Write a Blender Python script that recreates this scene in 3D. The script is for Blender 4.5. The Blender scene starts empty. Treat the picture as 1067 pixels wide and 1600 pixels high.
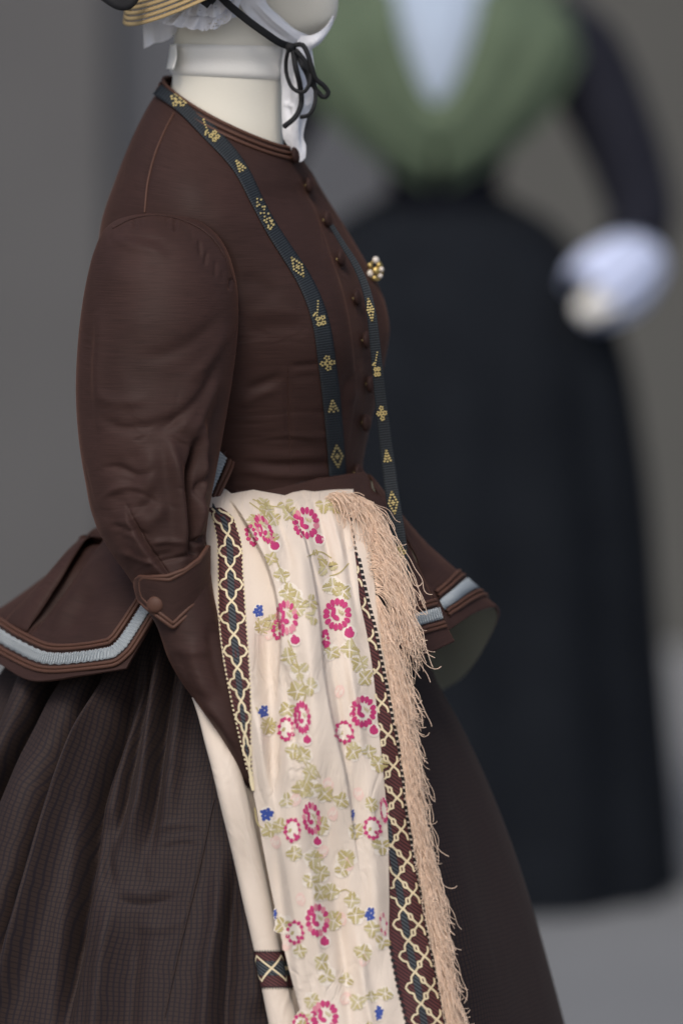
import bpy, math, random
import numpy as np
from mathutils import Vector
from mathutils.bvhtree import BVHTree

rnd = random.Random(7)
rng = np.random.default_rng(7)
scene = bpy.context.scene
col = scene.collection

# ------------------------------------------------------------------ camera
F = 9000.0                      # focal length in photo pixels (photo is 1067 x 1600)
CAM = np.array([0.0, -6.0, 1.66])
PITCH = math.atan(981.0 / F)
cam_d = bpy.data.cameras.new("camera")
cam = bpy.data.objects.new("camera", cam_d)
col.objects.link(cam)
cam.location = CAM
cam.rotation_euler = (math.pi / 2 - PITCH, 0, 0)
cam_d.sensor_fit = 'VERTICAL'
cam_d.sensor_height = 36.0
cam_d.sensor_width = 36.0
cam_d.lens = F / 1600.0 * 36.0
cam_d.clip_end = 500
cam_d.dof.use_dof = True
cam_d.dof.focus_distance = 5.87
cam_d.dof.aperture_fstop = 2.0
scene.camera = cam

# ------------------------------------------------------------------ light
SUN_EL, SUN_AZ = 50.0, -166.0   # sun azimuth measured from +Y towards +X (degrees)
world = bpy.data.worlds.new("World")
scene.world = world
world.use_nodes = True
wn = world.node_tree
bg = wn.nodes["Background"]
sky = wn.nodes.new("ShaderNodeTexSky")
sky.sky_type = 'NISHITA'
sky.sun_disc = False
sky.sun_elevation = math.radians(SUN_EL)
sky.sun_rotation = math.radians(SUN_AZ)
sky.air_density = 1.0
sky.dust_density = 4.0
sky.ozone_density = 1.0
wn.links.new(sky.outputs[0], bg.inputs[0])
bg.inputs[1].default_value = 0.098
sun_d = bpy.data.lights.new("sun", 'SUN')
sun_d.energy = 1.25
sun_d.angle = math.radians(22)
sun_d.color = (1.0, 0.965, 0.92)
sun = bpy.data.objects.new("sun", sun_d)
col.objects.link(sun)
az, el = math.radians(SUN_AZ), math.radians(SUN_EL)
to_sun = Vector((math.sin(az) * math.cos(el), math.cos(az) * math.cos(el), math.sin(el)))
sun.rotation_euler = to_sun.to_track_quat('Z', 'Y').to_euler()
sun.location = (-3, -4, 6)
scene.view_settings.view_transform = 'Standard'
scene.view_settings.look = 'None'
scene.view_settings.exposure = 0.35
scene.view_settings.gamma = 1.0

# ------------------------------------------------------------------ pixel <-> world
FWD = np.array([0, math.cos(PITCH), -math.sin(PITCH)])
UP = np.array([0, math.sin(PITCH), math.cos(PITCH)])

def W(px, py, Y):
    """world point on the vertical plane y = Y seen at photo pixel (px, py)"""
    px, py, Y = np.broadcast_arrays(np.asarray(px, float), np.asarray(py, float), np.asarray(Y, float))
    a = (px - 533.5) / F
    b = (800.0 - py) / F
    dy = FWD[1] + b * UP[1]
    dz = FWD[2] + b * UP[2]
    t = (Y - CAM[1]) / dy
    return np.stack([CAM[0] + t * a, Y, CAM[2] + t * dz], -1)

def proj(P):
    d = np.asarray(P, float) - CAM
    w = d @ FWD
    return np.stack([533.5 + F * d[..., 0] / w, 800.0 - F * (d @ UP) / w], -1)

def spl(xs, ys, q):
    """smooth monotone cubic through (xs, ys), ys may have columns"""
    xs = np.asarray(xs, float); ys = np.asarray(ys, float); q = np.clip(np.asarray(q, float), xs[0], xs[-1])
    if ys.ndim > 1:
        return np.stack([spl(xs, ys[:, k], q) for k in range(ys.shape[1])], -1)
    h = np.diff(xs); d = np.diff(ys) / h
    m = np.zeros_like(ys)
    if len(xs) == 2:
        m[:] = d[0]
    else:
        m[1:-1] = (d[:-1] * h[1:] + d[1:] * h[:-1]) / (h[1:] + h[:-1])
        m[0] = d[0]; m[-1] = d[-1]
    i = np.clip(np.searchsorted(xs, q, side='right') - 1, 0, len(xs) - 2)
    t = (q - xs[i]) / h[i]
    return ((2*t**3 - 3*t**2 + 1) * ys[i] + (t**3 - 2*t**2 + t) * h[i] * m[i]
            + (-2*t**3 + 3*t**2) * ys[i+1] + (t**3 - t**2) * h[i] * m[i+1])

def path(pts, n):
    """smooth resample of a polyline, evenly by arc length"""
    pts = np.asarray(pts, float)
    s = np.r_[0, np.cumsum(np.linalg.norm(np.diff(pts, axis=0), axis=1))]
    fine = spl(s, pts, np.linspace(0, s[-1], 400))
    s2 = np.r_[0, np.cumsum(np.linalg.norm(np.diff(fine, axis=0), axis=1))]
    q = np.linspace(0, s2[-1], n)
    return np.stack([np.interp(q, s2, fine[:, k]) for k in range(pts.shape[1])], -1)

def patch(rows, nv, nu):
    """smooth surface through a control net rows[i][j] = (px, py, Y)"""
    net = np.array(rows, float)
    ni, nj = net.shape[:2]
    a = np.stack([spl(np.arange(ni), net[:, j], np.linspace(0, ni - 1, nv)) for j in range(nj)], 1)
    g = np.stack([spl(np.arange(nj), a[i], np.linspace(0, nj - 1, nu)) for i in range(nv)], 0)
    return W(g[..., 0], g[..., 1], g[..., 2])

# ------------------------------------------------------------------ materials
def srgb(r, g, b):
    f = lambda c: (c / 255 / 12.92) if c / 255 <= 0.04045 else ((c / 255 + 0.055) / 1.055) ** 2.4
    return (f(r), f(g), f(b), 1)

class NT:
    def __init__(self, name):
        self.m = bpy.data.materials.new(name); self.m.use_nodes = True
        self.t = self.m.node_tree; self.b = self.t.nodes["Principled BSDF"]
    def n(self, typ, **kw):
        o = self.t.nodes.new(typ)
        for k, v in kw.items(): setattr(o, k, v)
        return o
    def l(self, a, b): self.t.links.new(a, b)

def fabric(name, c1, c2, rough=0.6, sheen=0.0, sheen_tint=(1, 1, 1, 1), slub=(900, 90), slub_amt=0.25,
           bump=0.15, wrinkle=0.0, wr_scale=14, spec=0.3, blotch=8, crease=None):
    """woven cloth: two close colours mixed by stretched thread noise, thread bump, soft creases"""
    k = NT(name); b = k.b
    uv = k.n("ShaderNodeTexCoord")
    mp = k.n("ShaderNodeMapping"); mp.inputs["Scale"].default_value = (slub[1], slub[0], 1)
    k.l(uv.outputs["UV"], mp.inputs[0])
    no = k.n("ShaderNodeTexNoise"); no.inputs["Scale"].default_value = 1.0; no.inputs["Detail"].default_value = 3
    k.l(mp.outputs[0], no.inputs["Vector"])
    nb = k.n("ShaderNodeTexNoise"); nb.inputs["Scale"].default_value = blotch; nb.inputs["Detail"].default_value = 4
    k.l(uv.outputs["UV"], nb.inputs["Vector"])
    ad = k.n("ShaderNodeMath", operation='MULTIPLY_ADD'); ad.inputs[1].default_value = slub_amt * 2
    k.l(no.outputs[0], ad.inputs[0]); k.l(nb.outputs[0], ad.inputs[2])
    rp = k.n("ShaderNodeMapRange"); rp.inputs[1].default_value = 0.3 + slub_amt * 0.6; rp.inputs[2].default_value = 0.7 + slub_amt * 1.4
    k.l(ad.outputs[0], rp.inputs[0])
    mx = k.n("ShaderNodeMix", data_type='RGBA'); mx.inputs[6].default_value = c1; mx.inputs[7].default_value = c2
    k.l(rp.outputs[0], mx.inputs[0]); k.l(mx.outputs[2], b.inputs["Base Color"])
    b.inputs["Roughness"].default_value = rough
    b.inputs["Specular IOR Level"].default_value = spec
    b.inputs["Sheen Weight"].default_value = sheen
    b.inputs["Sheen Tint"].default_value = sheen_tint
    b.inputs["Sheen Roughness"].default_value = 0.35
    bp = k.n("ShaderNodeBump"); bp.inputs["Strength"].default_value = bump; bp.inputs["Distance"].default_value = 0.0006
    k.l(no.outputs[0], bp.inputs["Height"])
    if wrinkle > 0:
        mw = k.n("ShaderNodeMapping"); mw.inputs["Scale"].default_value = (wr_scale * 0.55, wr_scale, 1)
        mw.inputs["Rotation"].default_value = (0, 0, 0.5)
        k.l(uv.outputs["UV"], mw.inputs[0])
        nw = k.n("ShaderNodeTexNoise"); nw.inputs["Scale"].default_value = 1; nw.inputs["Detail"].default_value = 5
        nw.inputs["Roughness"].default_value = 0.45; nw.inputs["Distortion"].default_value = 0.8
        k.l(mw.outputs[0], nw.inputs["Vector"])
        b2 = k.n("ShaderNodeBump"); b2.inputs["Strength"].default_value = wrinkle; b2.inputs["Distance"].default_value = 0.006
        k.l(nw.outputs[0], b2.inputs["Height"]); k.l(bp.outputs[0], b2.inputs["Normal"])
        last = b2
    else:
        last = bp
    if crease:                       # sparse sharp folds: thin valleys where a warped noise crosses its mid value
        sx, sy, rz, st_ = crease
        mc = k.n("ShaderNodeMapping"); mc.inputs["Scale"].default_value = (sx, sy, 1); mc.inputs["Rotation"].default_value = (0, 0, rz)
        k.l(uv.outputs["UV"], mc.inputs[0])
        nc = k.n("ShaderNodeTexNoise"); nc.inputs["Scale"].default_value = 1; nc.inputs["Detail"].default_value = 3
        nc.inputs["Roughness"].default_value = 0.5; nc.inputs["Distortion"].default_value = 1.2
        k.l(mc.outputs[0], nc.inputs["Vector"])
        s0 = k.n("ShaderNodeMath", operation='SUBTRACT'); s0.inputs[1].default_value = 0.5; k.l(nc.outputs[0], s0.inputs[0])
        s1 = k.n("ShaderNodeMath", operation='ABSOLUTE'); k.l(s0.outputs[0], s1.inputs[0])
        s2_ = k.n("ShaderNodeMapRange", interpolation_type='SMOOTHSTEP'); s2_.inputs[1].default_value = 0.0; s2_.inputs[2].default_value = 0.075
        k.l(s1.outputs[0], s2_.inputs[0])
        nm = k.n("ShaderNodeTexNoise"); nm.inputs["Scale"].default_value = 9; k.l(uv.outputs["UV"], nm.inputs["Vector"])
        rm = k.n("ShaderNodeMapRange"); rm.inputs[1].default_value = 0.42; rm.inputs[2].default_value = 0.65; rm.inputs[4].default_value = st_
        k.l(nm.outputs[0], rm.inputs[0])
        bc_ = k.n("ShaderNodeBump"); bc_.inputs["Distance"].default_value = 0.003
        k.l(rm.outputs[0], bc_.inputs["Strength"]); k.l(s2_.outputs[0], bc_.inputs["Height"]); k.l(last.outputs[0], bc_.inputs["Normal"])
        last = bc_
    k.l(last.outputs[0], b.inputs["Normal"])
    return k.m

def plain(name, c, rough=0.6, metal=0.0, spec=0.3, noise=0.0, nscale=300):
    k = NT(name); b = k.b
    b.inputs["Base Color"].default_value = c
    b.inputs["Roughness"].default_value = rough; b.inputs["Metallic"].default_value = metal
    b.inputs["Specular IOR Level"].default_value = spec
    if noise:
        tc = k.n("ShaderNodeTexCoord"); no = k.n("ShaderNodeTexNoise"); no.inputs["Scale"].default_value = nscale
        no.inputs["Detail"].default_value = 3
        k.l(tc.outputs["Object"], no.inputs["Vector"])
        mx = k.n("ShaderNodeMix", data_type='RGBA')
        mx.inputs[6].default_value = tuple(v * (1 - noise) for v in c[:3]) + (1,)
        mx.inputs[7].default_value = tuple(min(1, v * (1 + noise)) for v in c[:3]) + (1,)
        k.l(no.outputs[0], mx.inputs[0]); k.l(mx.outputs[2], b.inputs["Base Color"])
    return k.m

def striped(name, c1, c2, period, angle, duty=0.5, rough=0.7, lines2=None):
    """woven stripes along a direction of the UV (metres)"""
    k = NT(name); b = k.b
    tc = k.n("ShaderNodeTexCoord")
    mp = k.n("ShaderNodeMapping"); mp.inputs["Rotation"].default_value = (0, 0, angle)
    mp.inputs["Scale"].default_value = (1 / period,) * 3
    k.l(tc.outputs["UV"], mp.inputs[0])
    sp = k.n("ShaderNodeSeparateXYZ"); k.l(mp.outputs[0], sp.inputs[0])
    fr = k.n("ShaderNodeMath", operation='PINGPONG'); fr.inputs[1].default_value = 0.5; k.l(sp.outputs[0], fr.inputs[0])
    rp = k.n("ShaderNodeMapRange"); rp.inputs[1].default_value = duty * 0.5 - 0.1; rp.inputs[2].default_value = duty * 0.5 + 0.1
    k.l(fr.outputs[0], rp.inputs[0])
    mx = k.n("ShaderNodeMix", data_type='RGBA'); mx.inputs[6].default_value = c1; mx.inputs[7].default_value = c2
    k.l(rp.outputs[0], mx.inputs[0]); k.l(mx.outputs[2], b.inputs["Base Color"])
    b.inputs["Roughness"].default_value = rough; b.inputs["Specular IOR Level"].default_value = 0.2
    bp = k.n("ShaderNodeBump"); bp.inputs["Strength"].default_value = 0.3; bp.inputs["Distance"].default_value = 0.0006
    k.l(rp.outputs[0], bp.inputs["Height"]); k.l(bp.outputs[0], b.inputs["Normal"])
    return k.m

def checked(name, base1, base2, line_a, line_b, pitch):
    """fine woven check: thin lines both ways on a slubby ground"""
    k = NT(name); b = k.b
    tc = k.n("ShaderNodeTexCoord")
    wn_ = k.n("ShaderNodeTexNoise"); wn_.inputs["Scale"].default_value = 11; wn_.inputs["Detail"].default_value = 3
    k.l(tc.outputs["UV"], wn_.inputs["Vector"])
    wa = k.n("ShaderNodeVectorMath", operation='MULTIPLY_ADD'); wa.inputs[1].default_value = (.018, .018, 0)
    k.l(wn_.outputs["Color"], wa.inputs[0]); k.l(tc.outputs["UV"], wa.inputs[2])
    sp = k.n("ShaderNodeSeparateXYZ"); k.l(wa.outputs[0], sp.inputs[0])
    no = k.n("ShaderNodeTexNoise"); no.inputs["Scale"].default_value = 1; no.inputs["Detail"].default_value = 3
    mp = k.n("ShaderNodeMapping"); mp.inputs["Scale"].default_value = (60, 700, 1)
    k.l(tc.outputs["UV"], mp.inputs[0]); k.l(mp.outputs[0], no.inputs["Vector"])
    m0 = k.n("ShaderNodeMix", data_type='RGBA'); m0.inputs[6].default_value = base1; m0.inputs[7].default_value = base2
    k.l(no.outputs[0], m0.inputs[0])
    prev = m0.outputs[2]
    for ax, c, pit, w in ((0, line_a, pitch, 0.17), (1, line_b, pitch * 0.95, 0.14)):
        dv = k.n("ShaderNodeMath", operation='DIVIDE'); dv.inputs[1].default_value = pit; k.l(sp.outputs[ax], dv.inputs[0])
        pp = k.n("ShaderNodeMath", operation='PINGPONG'); pp.inputs[1].default_value = 0.5; k.l(dv.outputs[0], pp.inputs[0])
        rp = k.n("ShaderNodeMapRange"); rp.inputs[1].default_value = w * 0.5; rp.inputs[2].default_value = w * 1.3
        rp.inputs[3].default_value = 0.66; rp.inputs[4].default_value = 0.0
        k.l(pp.outputs[0], rp.inputs[0])
        m1 = k.n("ShaderNodeMix", data_type='RGBA'); m1.inputs[7].default_value = c
        k.l(rp.outputs[0], m1.inputs[0]); k.l(prev, m1.inputs[6]); prev = m1.outputs[2]
    k.l(prev, b.inputs["Base Color"])
    b.inputs["Roughness"].default_value = 0.68; b.inputs["Specular IOR Level"].default_value = 0.14
    b.inputs["Sheen Weight"].default_value = 0.05; b.inputs["Sheen Tint"].default_value = (0.5, 0.4, 0.36, 1)
    mw = k.n("ShaderNodeMapping"); mw.inputs["Scale"].default_value = (14, 9, 1); mw.inputs["Rotation"].default_value = (0, 0, 0.3)
    k.l(tc.outputs["UV"], mw.inputs[0])
    nw = k.n("ShaderNodeTexNoise"); nw.inputs["Scale"].default_value = 1; nw.inputs["Detail"].default_value = 5
    nw.inputs["Roughness"].default_value = 0.5; nw.inputs["Distortion"].default_value = 0.7
    k.l(mw.outputs[0], nw.inputs["Vector"])
    b2 = k.n("ShaderNodeBump"); b2.inputs["Strength"].default_value = 0.32; b2.inputs["Distance"].default_value = 0.006
    k.l(nw.outputs[0], b2.inputs["Height"]); k.l(b2.outputs[0], b.inputs["Normal"])
    return k.m

def lace(name, c):
    """cotton net: rows of small round holes by alpha"""
    k = NT(name); b = k.b
    b.inputs["Base Color"].default_value = c; b.inputs["Roughness"].default_value = 0.85
    tc = k.n("ShaderNodeTexCoord")
    vo = k.n("ShaderNodeTexVoronoi"); vo.inputs["Scale"].default_value = 330; vo.inputs["Randomness"].default_value = 0.35
    k.l(tc.outputs["UV"], vo.inputs["Vector"])
    no = k.n("ShaderNodeTexNoise"); no.inputs["Scale"].default_value = 38
    k.l(tc.outputs["UV"], no.inputs["Vector"])
    r1 = k.n("ShaderNodeMapRange"); r1.inputs[1].default_value = 0.42; r1.inputs[2].default_value = 0.58
    r1.inputs[3].default_value = 0.0; r1.inputs[4].default_value = 0.34
    k.l(no.outputs[0], r1.inputs[0])
    cp = k.n("ShaderNodeMath", operation='GREATER_THAN'); k.l(vo.outputs["Distance"], cp.inputs[0]); k.l(r1.outputs[0], cp.inputs[1])
    k.l(cp.outputs[0], b.inputs["Alpha"])
    bp = k.n("ShaderNodeBump"); bp.inputs["Strength"].default_value = 0.6; bp.inputs["Distance"].default_value = 0.001
    k.l(vo.outputs["Distance"], bp.inputs["Height"]); k.l(bp.outputs[0], b.inputs["Normal"])
    return k.m

RUST = (0.60, 0.29, 0.20, 1)
M = {}
M['taffeta'] = fabric("brown_taffeta", (0.027, 0.0150, 0.0130, 1), (0.054, 0.0285, 0.0248, 1), rough=0.58, sheen=0.16, sheen_tint=RUST,
                      slub=(700, 34), slub_amt=0.38, bump=0.45, wrinkle=0.12, wr_scale=15, spec=0.11, crease=(6, 13, 0.35, 0.22))
M['piping'] = fabric("rust_brown_piping", (0.070, 0.032, 0.021, 1), (0.10, 0.046, 0.031, 1), rough=0.6, sheen=0.15, sheen_tint=RUST)
M['skirt'] = checked("brown_check_silk", (0.029, 0.0198, 0.0178, 1), (0.042, 0.0278, 0.0245, 1), (0.010, 0.010, 0.017, 1), (0.015, 0.012, 0.015, 1), 0.0052)
M['lining'] = fabric("sage_lining", (0.42, 0.43, 0.34, 1), (0.48, 0.49, 0.40, 1), rough=0.8)
M['braid'] = fabric("silver_blue_braid", (0.24, 0.275, 0.30, 1), (0.36, 0.40, 0.43, 1), rough=0.5, slub=(200, 700), slub_amt=0.5, bump=0.5)
M['zig'] = plain('silver_stitch', (0.56, 0.61, 0.64, 1), 0.55, 0, 0.3)
M['calico'] = fabric("cream_calico", (0.82, 0.785, 0.68, 1), (0.87, 0.835, 0.73, 1), rough=0.85, slub=(1500, 160), slub_amt=0.35, bump=0.2)
M['neckband'] = fabric("white_cotton_tape", (0.80, 0.79, 0.75, 1), (0.84, 0.83, 0.79, 1), rough=0.9, spec=.1, slub=(500, 700), bump=.5, wrinkle=.1, wr_scale=30)
M['white'] = fabric("white_lawn", (0.78, 0.79, 0.84, 1), (0.84, 0.85, 0.88, 1), rough=0.85, wrinkle=0.35, wr_scale=60, spec=.1, crease=(60, 25, .4, .5))
M['lace'] = lace("white_lace", (0.80, 0.80, 0.84, 1))
M['black'] = fabric("black_velvet_ribbon", (0.010, 0.010, 0.012, 1), (0.018, 0.019, 0.021, 1), rough=0.75, sheen=0.05)
M['grosgrain'] = striped("black_grosgrain", (0.010, 0.013, 0.017, 1), (0.030, 0.036, 0.042, 1), 0.0026, math.pi / 2, rough=0.65)
M['gold'] = plain("gold_thread", (0.50, 0.40, 0.17, 1), 0.5, 0.15, 0.5, 0.3, 900)
M['brass'] = plain("gilt_brass", (0.62, 0.46, 0.17, 1), 0.32, 0.9, 0.5, 0.2, 600)
M['pearl'] = plain("pearl", (0.75, 0.68, 0.60, 1), 0.25, 0.0, 0.6)
M['cream'] = fabric("cream_silk", (0.63, 0.54, 0.455, 1), (0.69, 0.60, 0.515, 1), rough=0.6, slub=(900, 400), slub_amt=0.2, bump=0.08,
                    wrinkle=0.16, wr_scale=26, crease=(26, 9, 0.2, 0.35), sheen=0.1, sheen_tint=(1, 0.9, 0.8, 1), blotch=14)
M['silkwhite'] = plain("white_brocade", (0.72, 0.65, 0.57, 1), 0.75, noise=0.08, nscale=700)
M['pink'] = plain("magenta_silk", (0.47, 0.040, 0.155, 1), 0.7, noise=0.35, nscale=900)
M['palepink'] = plain("pale_pink_silk", (0.70, 0.51, 0.45, 1), 0.7, noise=0.08, nscale=700)
M['olive'] = plain("olive_silk", (0.43, 0.36, 0.165, 1), 0.7, noise=0.22, nscale=800)
M['midpink'] = plain("rose_silk", (0.60, 0.22, 0.28, 1), 0.7, noise=0.2, nscale=900)
M['paleolive'] = plain("pale_olive_silk", (0.50, 0.44, 0.255, 1), 0.7, noise=0.18, nscale=800)
M['blue'] = plain("blue_silk", (0.040, 0.075, 0.30, 1), 0.6, noise=0.3, nscale=900)
M['border'] = striped("maroon_border", (0.115, 0.042, 0.042, 1), (0.040, 0.018, 0.020, 1), 0.0032, math.radians(55))
M['bordark'] = striped("slate_border", (0.075, 0.085, 0.095, 1), (0.014, 0.017, 0.022, 1), 0.0032, math.radians(55))
M['ivory'] = plain("ivory_thread", (0.70, 0.60, 0.40, 1), 0.7, noise=0.15, nscale=900)
M['blackthread'] = plain("black_thread", (0.014, 0.014, 0.016, 1), 0.7)
M['fringe'] = plain("cream_silk_thread", (0.80, 0.61, 0.47, 1), 0.6, 0, 0.2, 0.20, 220)
M['straw'] = fabric("plaited_straw", (0.30, 0.21, 0.095, 1), (0.50, 0.38, 0.20, 1), rough=0.55, slub=(260, 900), slub_amt=0.6, bump=0.6)
M['wood'] = plain("turned_wood", (0.16, 0.09, 0.05, 1), 0.5, noise=0.2, nscale=30)

# ------------------------------------------------------------------ mesh helpers
def link(name, me, mat=None, parent=None, smooth=True):
    o = bpy.data.objects.new(name, me)
    col.objects.link(o)
    if mat is not None:
        for m in (mat if isinstance(mat, (list, tuple)) else [mat]): me.materials.append(m)
    if smooth and len(me.polygons):
        me.polygons.foreach_set("use_smooth", np.ones(len(me.polygons), bool))
    if parent is not None: o.parent = parent
    return o

def thing(name, label, cat, loc=(0, 0, 0), group=None):
    o = bpy.data.objects.new(name, None)
    col.objects.link(o); o.empty_display_size = 0.05
    o['label'] = label; o['category'] = cat
    if group: o['group'] = group
    return o

def grid_mesh(P, closed=False, uv=None):
    nv, nu = P.shape[:2]
    idx = np.arange(nv * nu).reshape(nv, nu)
    if closed:
        nxt = np.roll(idx, -1, axis=1)
        f = np.stack([idx[:-1], nxt[:-1], nxt[1:], idx[1:]], -1).reshape(-1, 4)
    else:
        f = np.stack([idx[:-1, :-1], idx[:-1, 1:], idx[1:, 1:], idx[1:, :-1]], -1).reshape(-1, 4)
    me = bpy.data.meshes.new("m")
    me.vertices.add(nv * nu); me.vertices.foreach_set("co", P.reshape(-1))
    me.loops.add(f.size); me.loops.foreach_set("vertex_index", f.reshape(-1).astype(np.int32))
    me.polygons.add(len(f)); me.polygons.foreach_set("loop_start", np.arange(0, f.size, 4, dtype=np.int32))
    me.update(calc_edges=True)
    if uv is None:
        ext = np.concatenate([P, P[:, :1]], 1) if closed else P
        du = np.linalg.norm(np.diff(ext, axis=1), axis=2).mean(0); dv = np.linalg.norm(np.diff(P, axis=0), axis=2).mean(1)
        U = np.r_[0, np.cumsum(du)]; V = np.r_[0, np.cumsum(dv)]
        ncol = len(U)
        uvg = np.stack(np.broadcast_arrays(U[None, :], V[:, None]), -1)
    else:
        uvg = uv; ncol = uvg.shape[1]
    if closed:
        a = uvg[:-1, :nu]; b_ = uvg[:-1, 1:nu + 1]; c_ = uvg[1:, 1:nu + 1]; d_ = uvg[1:, :nu]
    else:
        a = uvg[:-1, :-1]; b_ = uvg[:-1, 1:]; c_ = uvg[1:, 1:]; d_ = uvg[1:, :-1]
    lay = me.uv_layers.new(name="UVMap")
    lay.data.foreach_set("uv", np.stack([a, b_, c_, d_], 2).reshape(-1).astype(np.float32))
    return me

def grid(name, P, mat, parent=None, closed=False, uv=None, thick=0.0, offset=-1.0):
    o = link(name, grid_mesh(np.asarray(P, float), closed, uv), mat, parent)
    if thick:
        s = o.modifiers.new("cloth_thickness", 'SOLIDIFY'); s.thickness = thick; s.offset = offset
    return o

def normals(P, closed=False):
    du = (np.roll(P, -1, 1) - np.roll(P, 1, 1)) if closed else np.gradient(P, axis=1)
    dv = np.gradient(P, axis=0)
    n = np.cross(du, dv)
    n /= np.linalg.norm(n, axis=-1, keepdims=True) + 1e-12
    return n

def polydist(q, pts):
    """signed distance (left of the stroke negative) and position along a polyline, q (...,2)"""
    pts = np.asarray(pts, float)
    best = np.full(q.shape[:-1], 1e9); sg = np.zeros_like(best); al = np.zeros_like(best)
    L = np.r_[0, np.cumsum(np.linalg.norm(np.diff(pts, axis=0), axis=1))]
    for i in range(len(pts) - 1):
        a, b = pts[i], pts[i + 1]; ab = b - a; l2 = ab @ ab
        t = np.clip(((q - a) @ ab) / l2, 0, 1)
        d = np.linalg.norm(q - (a + t[..., None] * ab), axis=-1)
        c = ab[0] * (q[..., 1] - a[1]) - ab[1] * (q[..., 0] - a[0])
        m = d < best
        best[m] = d[m]; sg[m] = np.sign(c[m]); al[m] = ((L[i] + t * math.sqrt(l2)) / L[-1])[m]
    return best, sg, al

def sculpt(P, strokes, closed=False):
    """push creases and ridges into the camera-facing side of a surface.
    stroke = (points px, width px, height m[, 'step'])"""
    N = normals(P, closed)
    tc = CAM - P; tc /= np.linalg.norm(tc, axis=-1, keepdims=True)
    dot = (N * tc).sum(-1)
    if closed:
        # orient outward from the section centre
        c = P.mean(1, keepdims=True); s = np.sign(((P - c) * N).sum(-1).mean()); N = N * s; dot = dot * s
        mask = np.clip(dot * 6 + 0.3, 0, 1)
    else:
        s = np.sign(dot); s[s == 0] = 1; N = N * s[..., None]; mask = np.ones_like(dot)
    q = proj(P).reshape(-1, 2)
    D = np.zeros(len(q))
    for st in strokes:
        pts, w, h = st[:3]
        pts = path(pts, 20) if len(pts) > 2 else np.asarray(pts, float)
        step = len(st) > 3 and st[3] == 'step'
        mg = w * (16 if step else 3)
        lo_, hi_ = pts.min(0) - mg, pts.max(0) + mg
        sel = np.nonzero((q[:, 0] > lo_[0]) & (q[:, 0] < hi_[0]) & (q[:, 1] > lo_[1]) & (q[:, 1] < hi_[1]))[0]
        if not len(sel): continue
        d, sg, al = polydist(q[sel], pts)
        e = np.clip(np.minimum(al, 1 - al) * 3.2, 0, 1); tp = e * e * (3 - 2 * e)
        if step:      # picture-left of a downward stroke stands proud for h > 0, easing out
            xr = -sg * d * (1 if h > 0 else -1)
            D[sel] += abs(h) * tp * (1 / (1 + np.exp(np.clip(4 * xr / w, -40, 40)))) * np.exp(-(np.minimum(xr, 0) / (7.0 * w)) ** 2)
        else:
            D[sel] += h * tp * np.exp(-(d / w) ** 2)
    D = D.reshape(P.shape[:2])
    return P + N * (D * mask)[..., None]

def tube(name, pts, r, mat, parent=None, sides=8, closed=False):
    pts = np.asarray(pts, float); n = len(pts)
    r = np.broadcast_to(np.asarray(r, float), (n,))
    t = np.gradient(pts, axis=0)
    if closed: t = np.roll(pts, -1, 0) - np.roll(pts, 1, 0)
    t /= np.linalg.norm(t, axis=1, keepdims=True) + 1e-12
    ref = np.array([0.0, -1, 0.05]); u = np.cross(t, ref); u /= np.linalg.norm(u, axis=1, keepdims=True) + 1e-9
    v = np.cross(t, u)
    a = np.linspace(0, 2 * math.pi, sides, endpoint=False)
    P = pts[:, None] + r[:, None, None] * (np.cos(a)[None, :, None] * u[:, None] + np.sin(a)[None, :, None] * v[:, None])
    if closed: P = np.concatenate([P, P[:1]], 0)
    return grid(name, P, mat, parent, closed=True)

def poly_mesh(polys, mats_idx=None):
    """list of 3D polygons -> one mesh"""
    vs = []; fs = []
    for p in polys:
        fs.append(list(range(len(vs), len(vs) + len(p)))); vs.extend([tuple(v) for v in p])
    me = bpy.data.meshes.new("m"); me.from_pydata(vs, [], fs)
    if mats_idx is not None: me.polygons.foreach_set("material_index", np.array(mats_idx, np.int32))
    me.update()
    return me

def dome(name, c, n, r, h, mat, parent, seg=20, up=None):
    """fabric covered button: flat rim, domed face, axis n"""
    n = np.asarray(n, float); n /= np.linalg.norm(n)
    a = np.cross(n, [0, 0, 1.0]); a /= np.linalg.norm(a); b = np.cross(n, a)
    prof = [(0.55, -0.35), (0.9, -0.3), (1.0, 0.05), (0.97, 0.35), (0.85, 0.62), (0.6, 0.85), (0.3, 0.97), (0.02, 1.0)]
    th = np.linspace(0, 2 * math.pi, seg, endpoint=False)
    P = np.array([[c + r * pr * (math.cos(t) * a + math.sin(t) * b) + n * h * ph for t in th] for pr, ph in prof])
    return grid(name, P, mat, parent, closed=True)

def bvh_of(P, closed=False):
    nv, nu = P.shape[:2]; idx = np.arange(nv * nu).reshape(nv, nu)
    if closed:
        nx = np.roll(idx, -1, 1); f = np.stack([idx[:-1], nx[:-1], nx[1:], idx[1:]], -1).reshape(-1, 4)
    else:
        f = np.stack([idx[:-1, :-1], idx[:-1, 1:], idx[1:, 1:], idx[1:, :-1]], -1).reshape(-1, 4)
    return BVHTree.FromPolygons(P.reshape(-1, 3).tolist(), f.tolist())

def cast(bvh, px, py, fallbackY=0.0):
    d = W(px, py, 0.0) - CAM; d /= np.linalg.norm(d)
    h = bvh.ray_cast(Vector(CAM), Vector(d))
    if h[0] is None:
        return W(px, py, fallbackY), np.array([0, -1.0, 0]), False
    n = np.array(h[1]); n = n if n @ d < 0 else -n
    return np.array(h[0]), n, True

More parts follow.
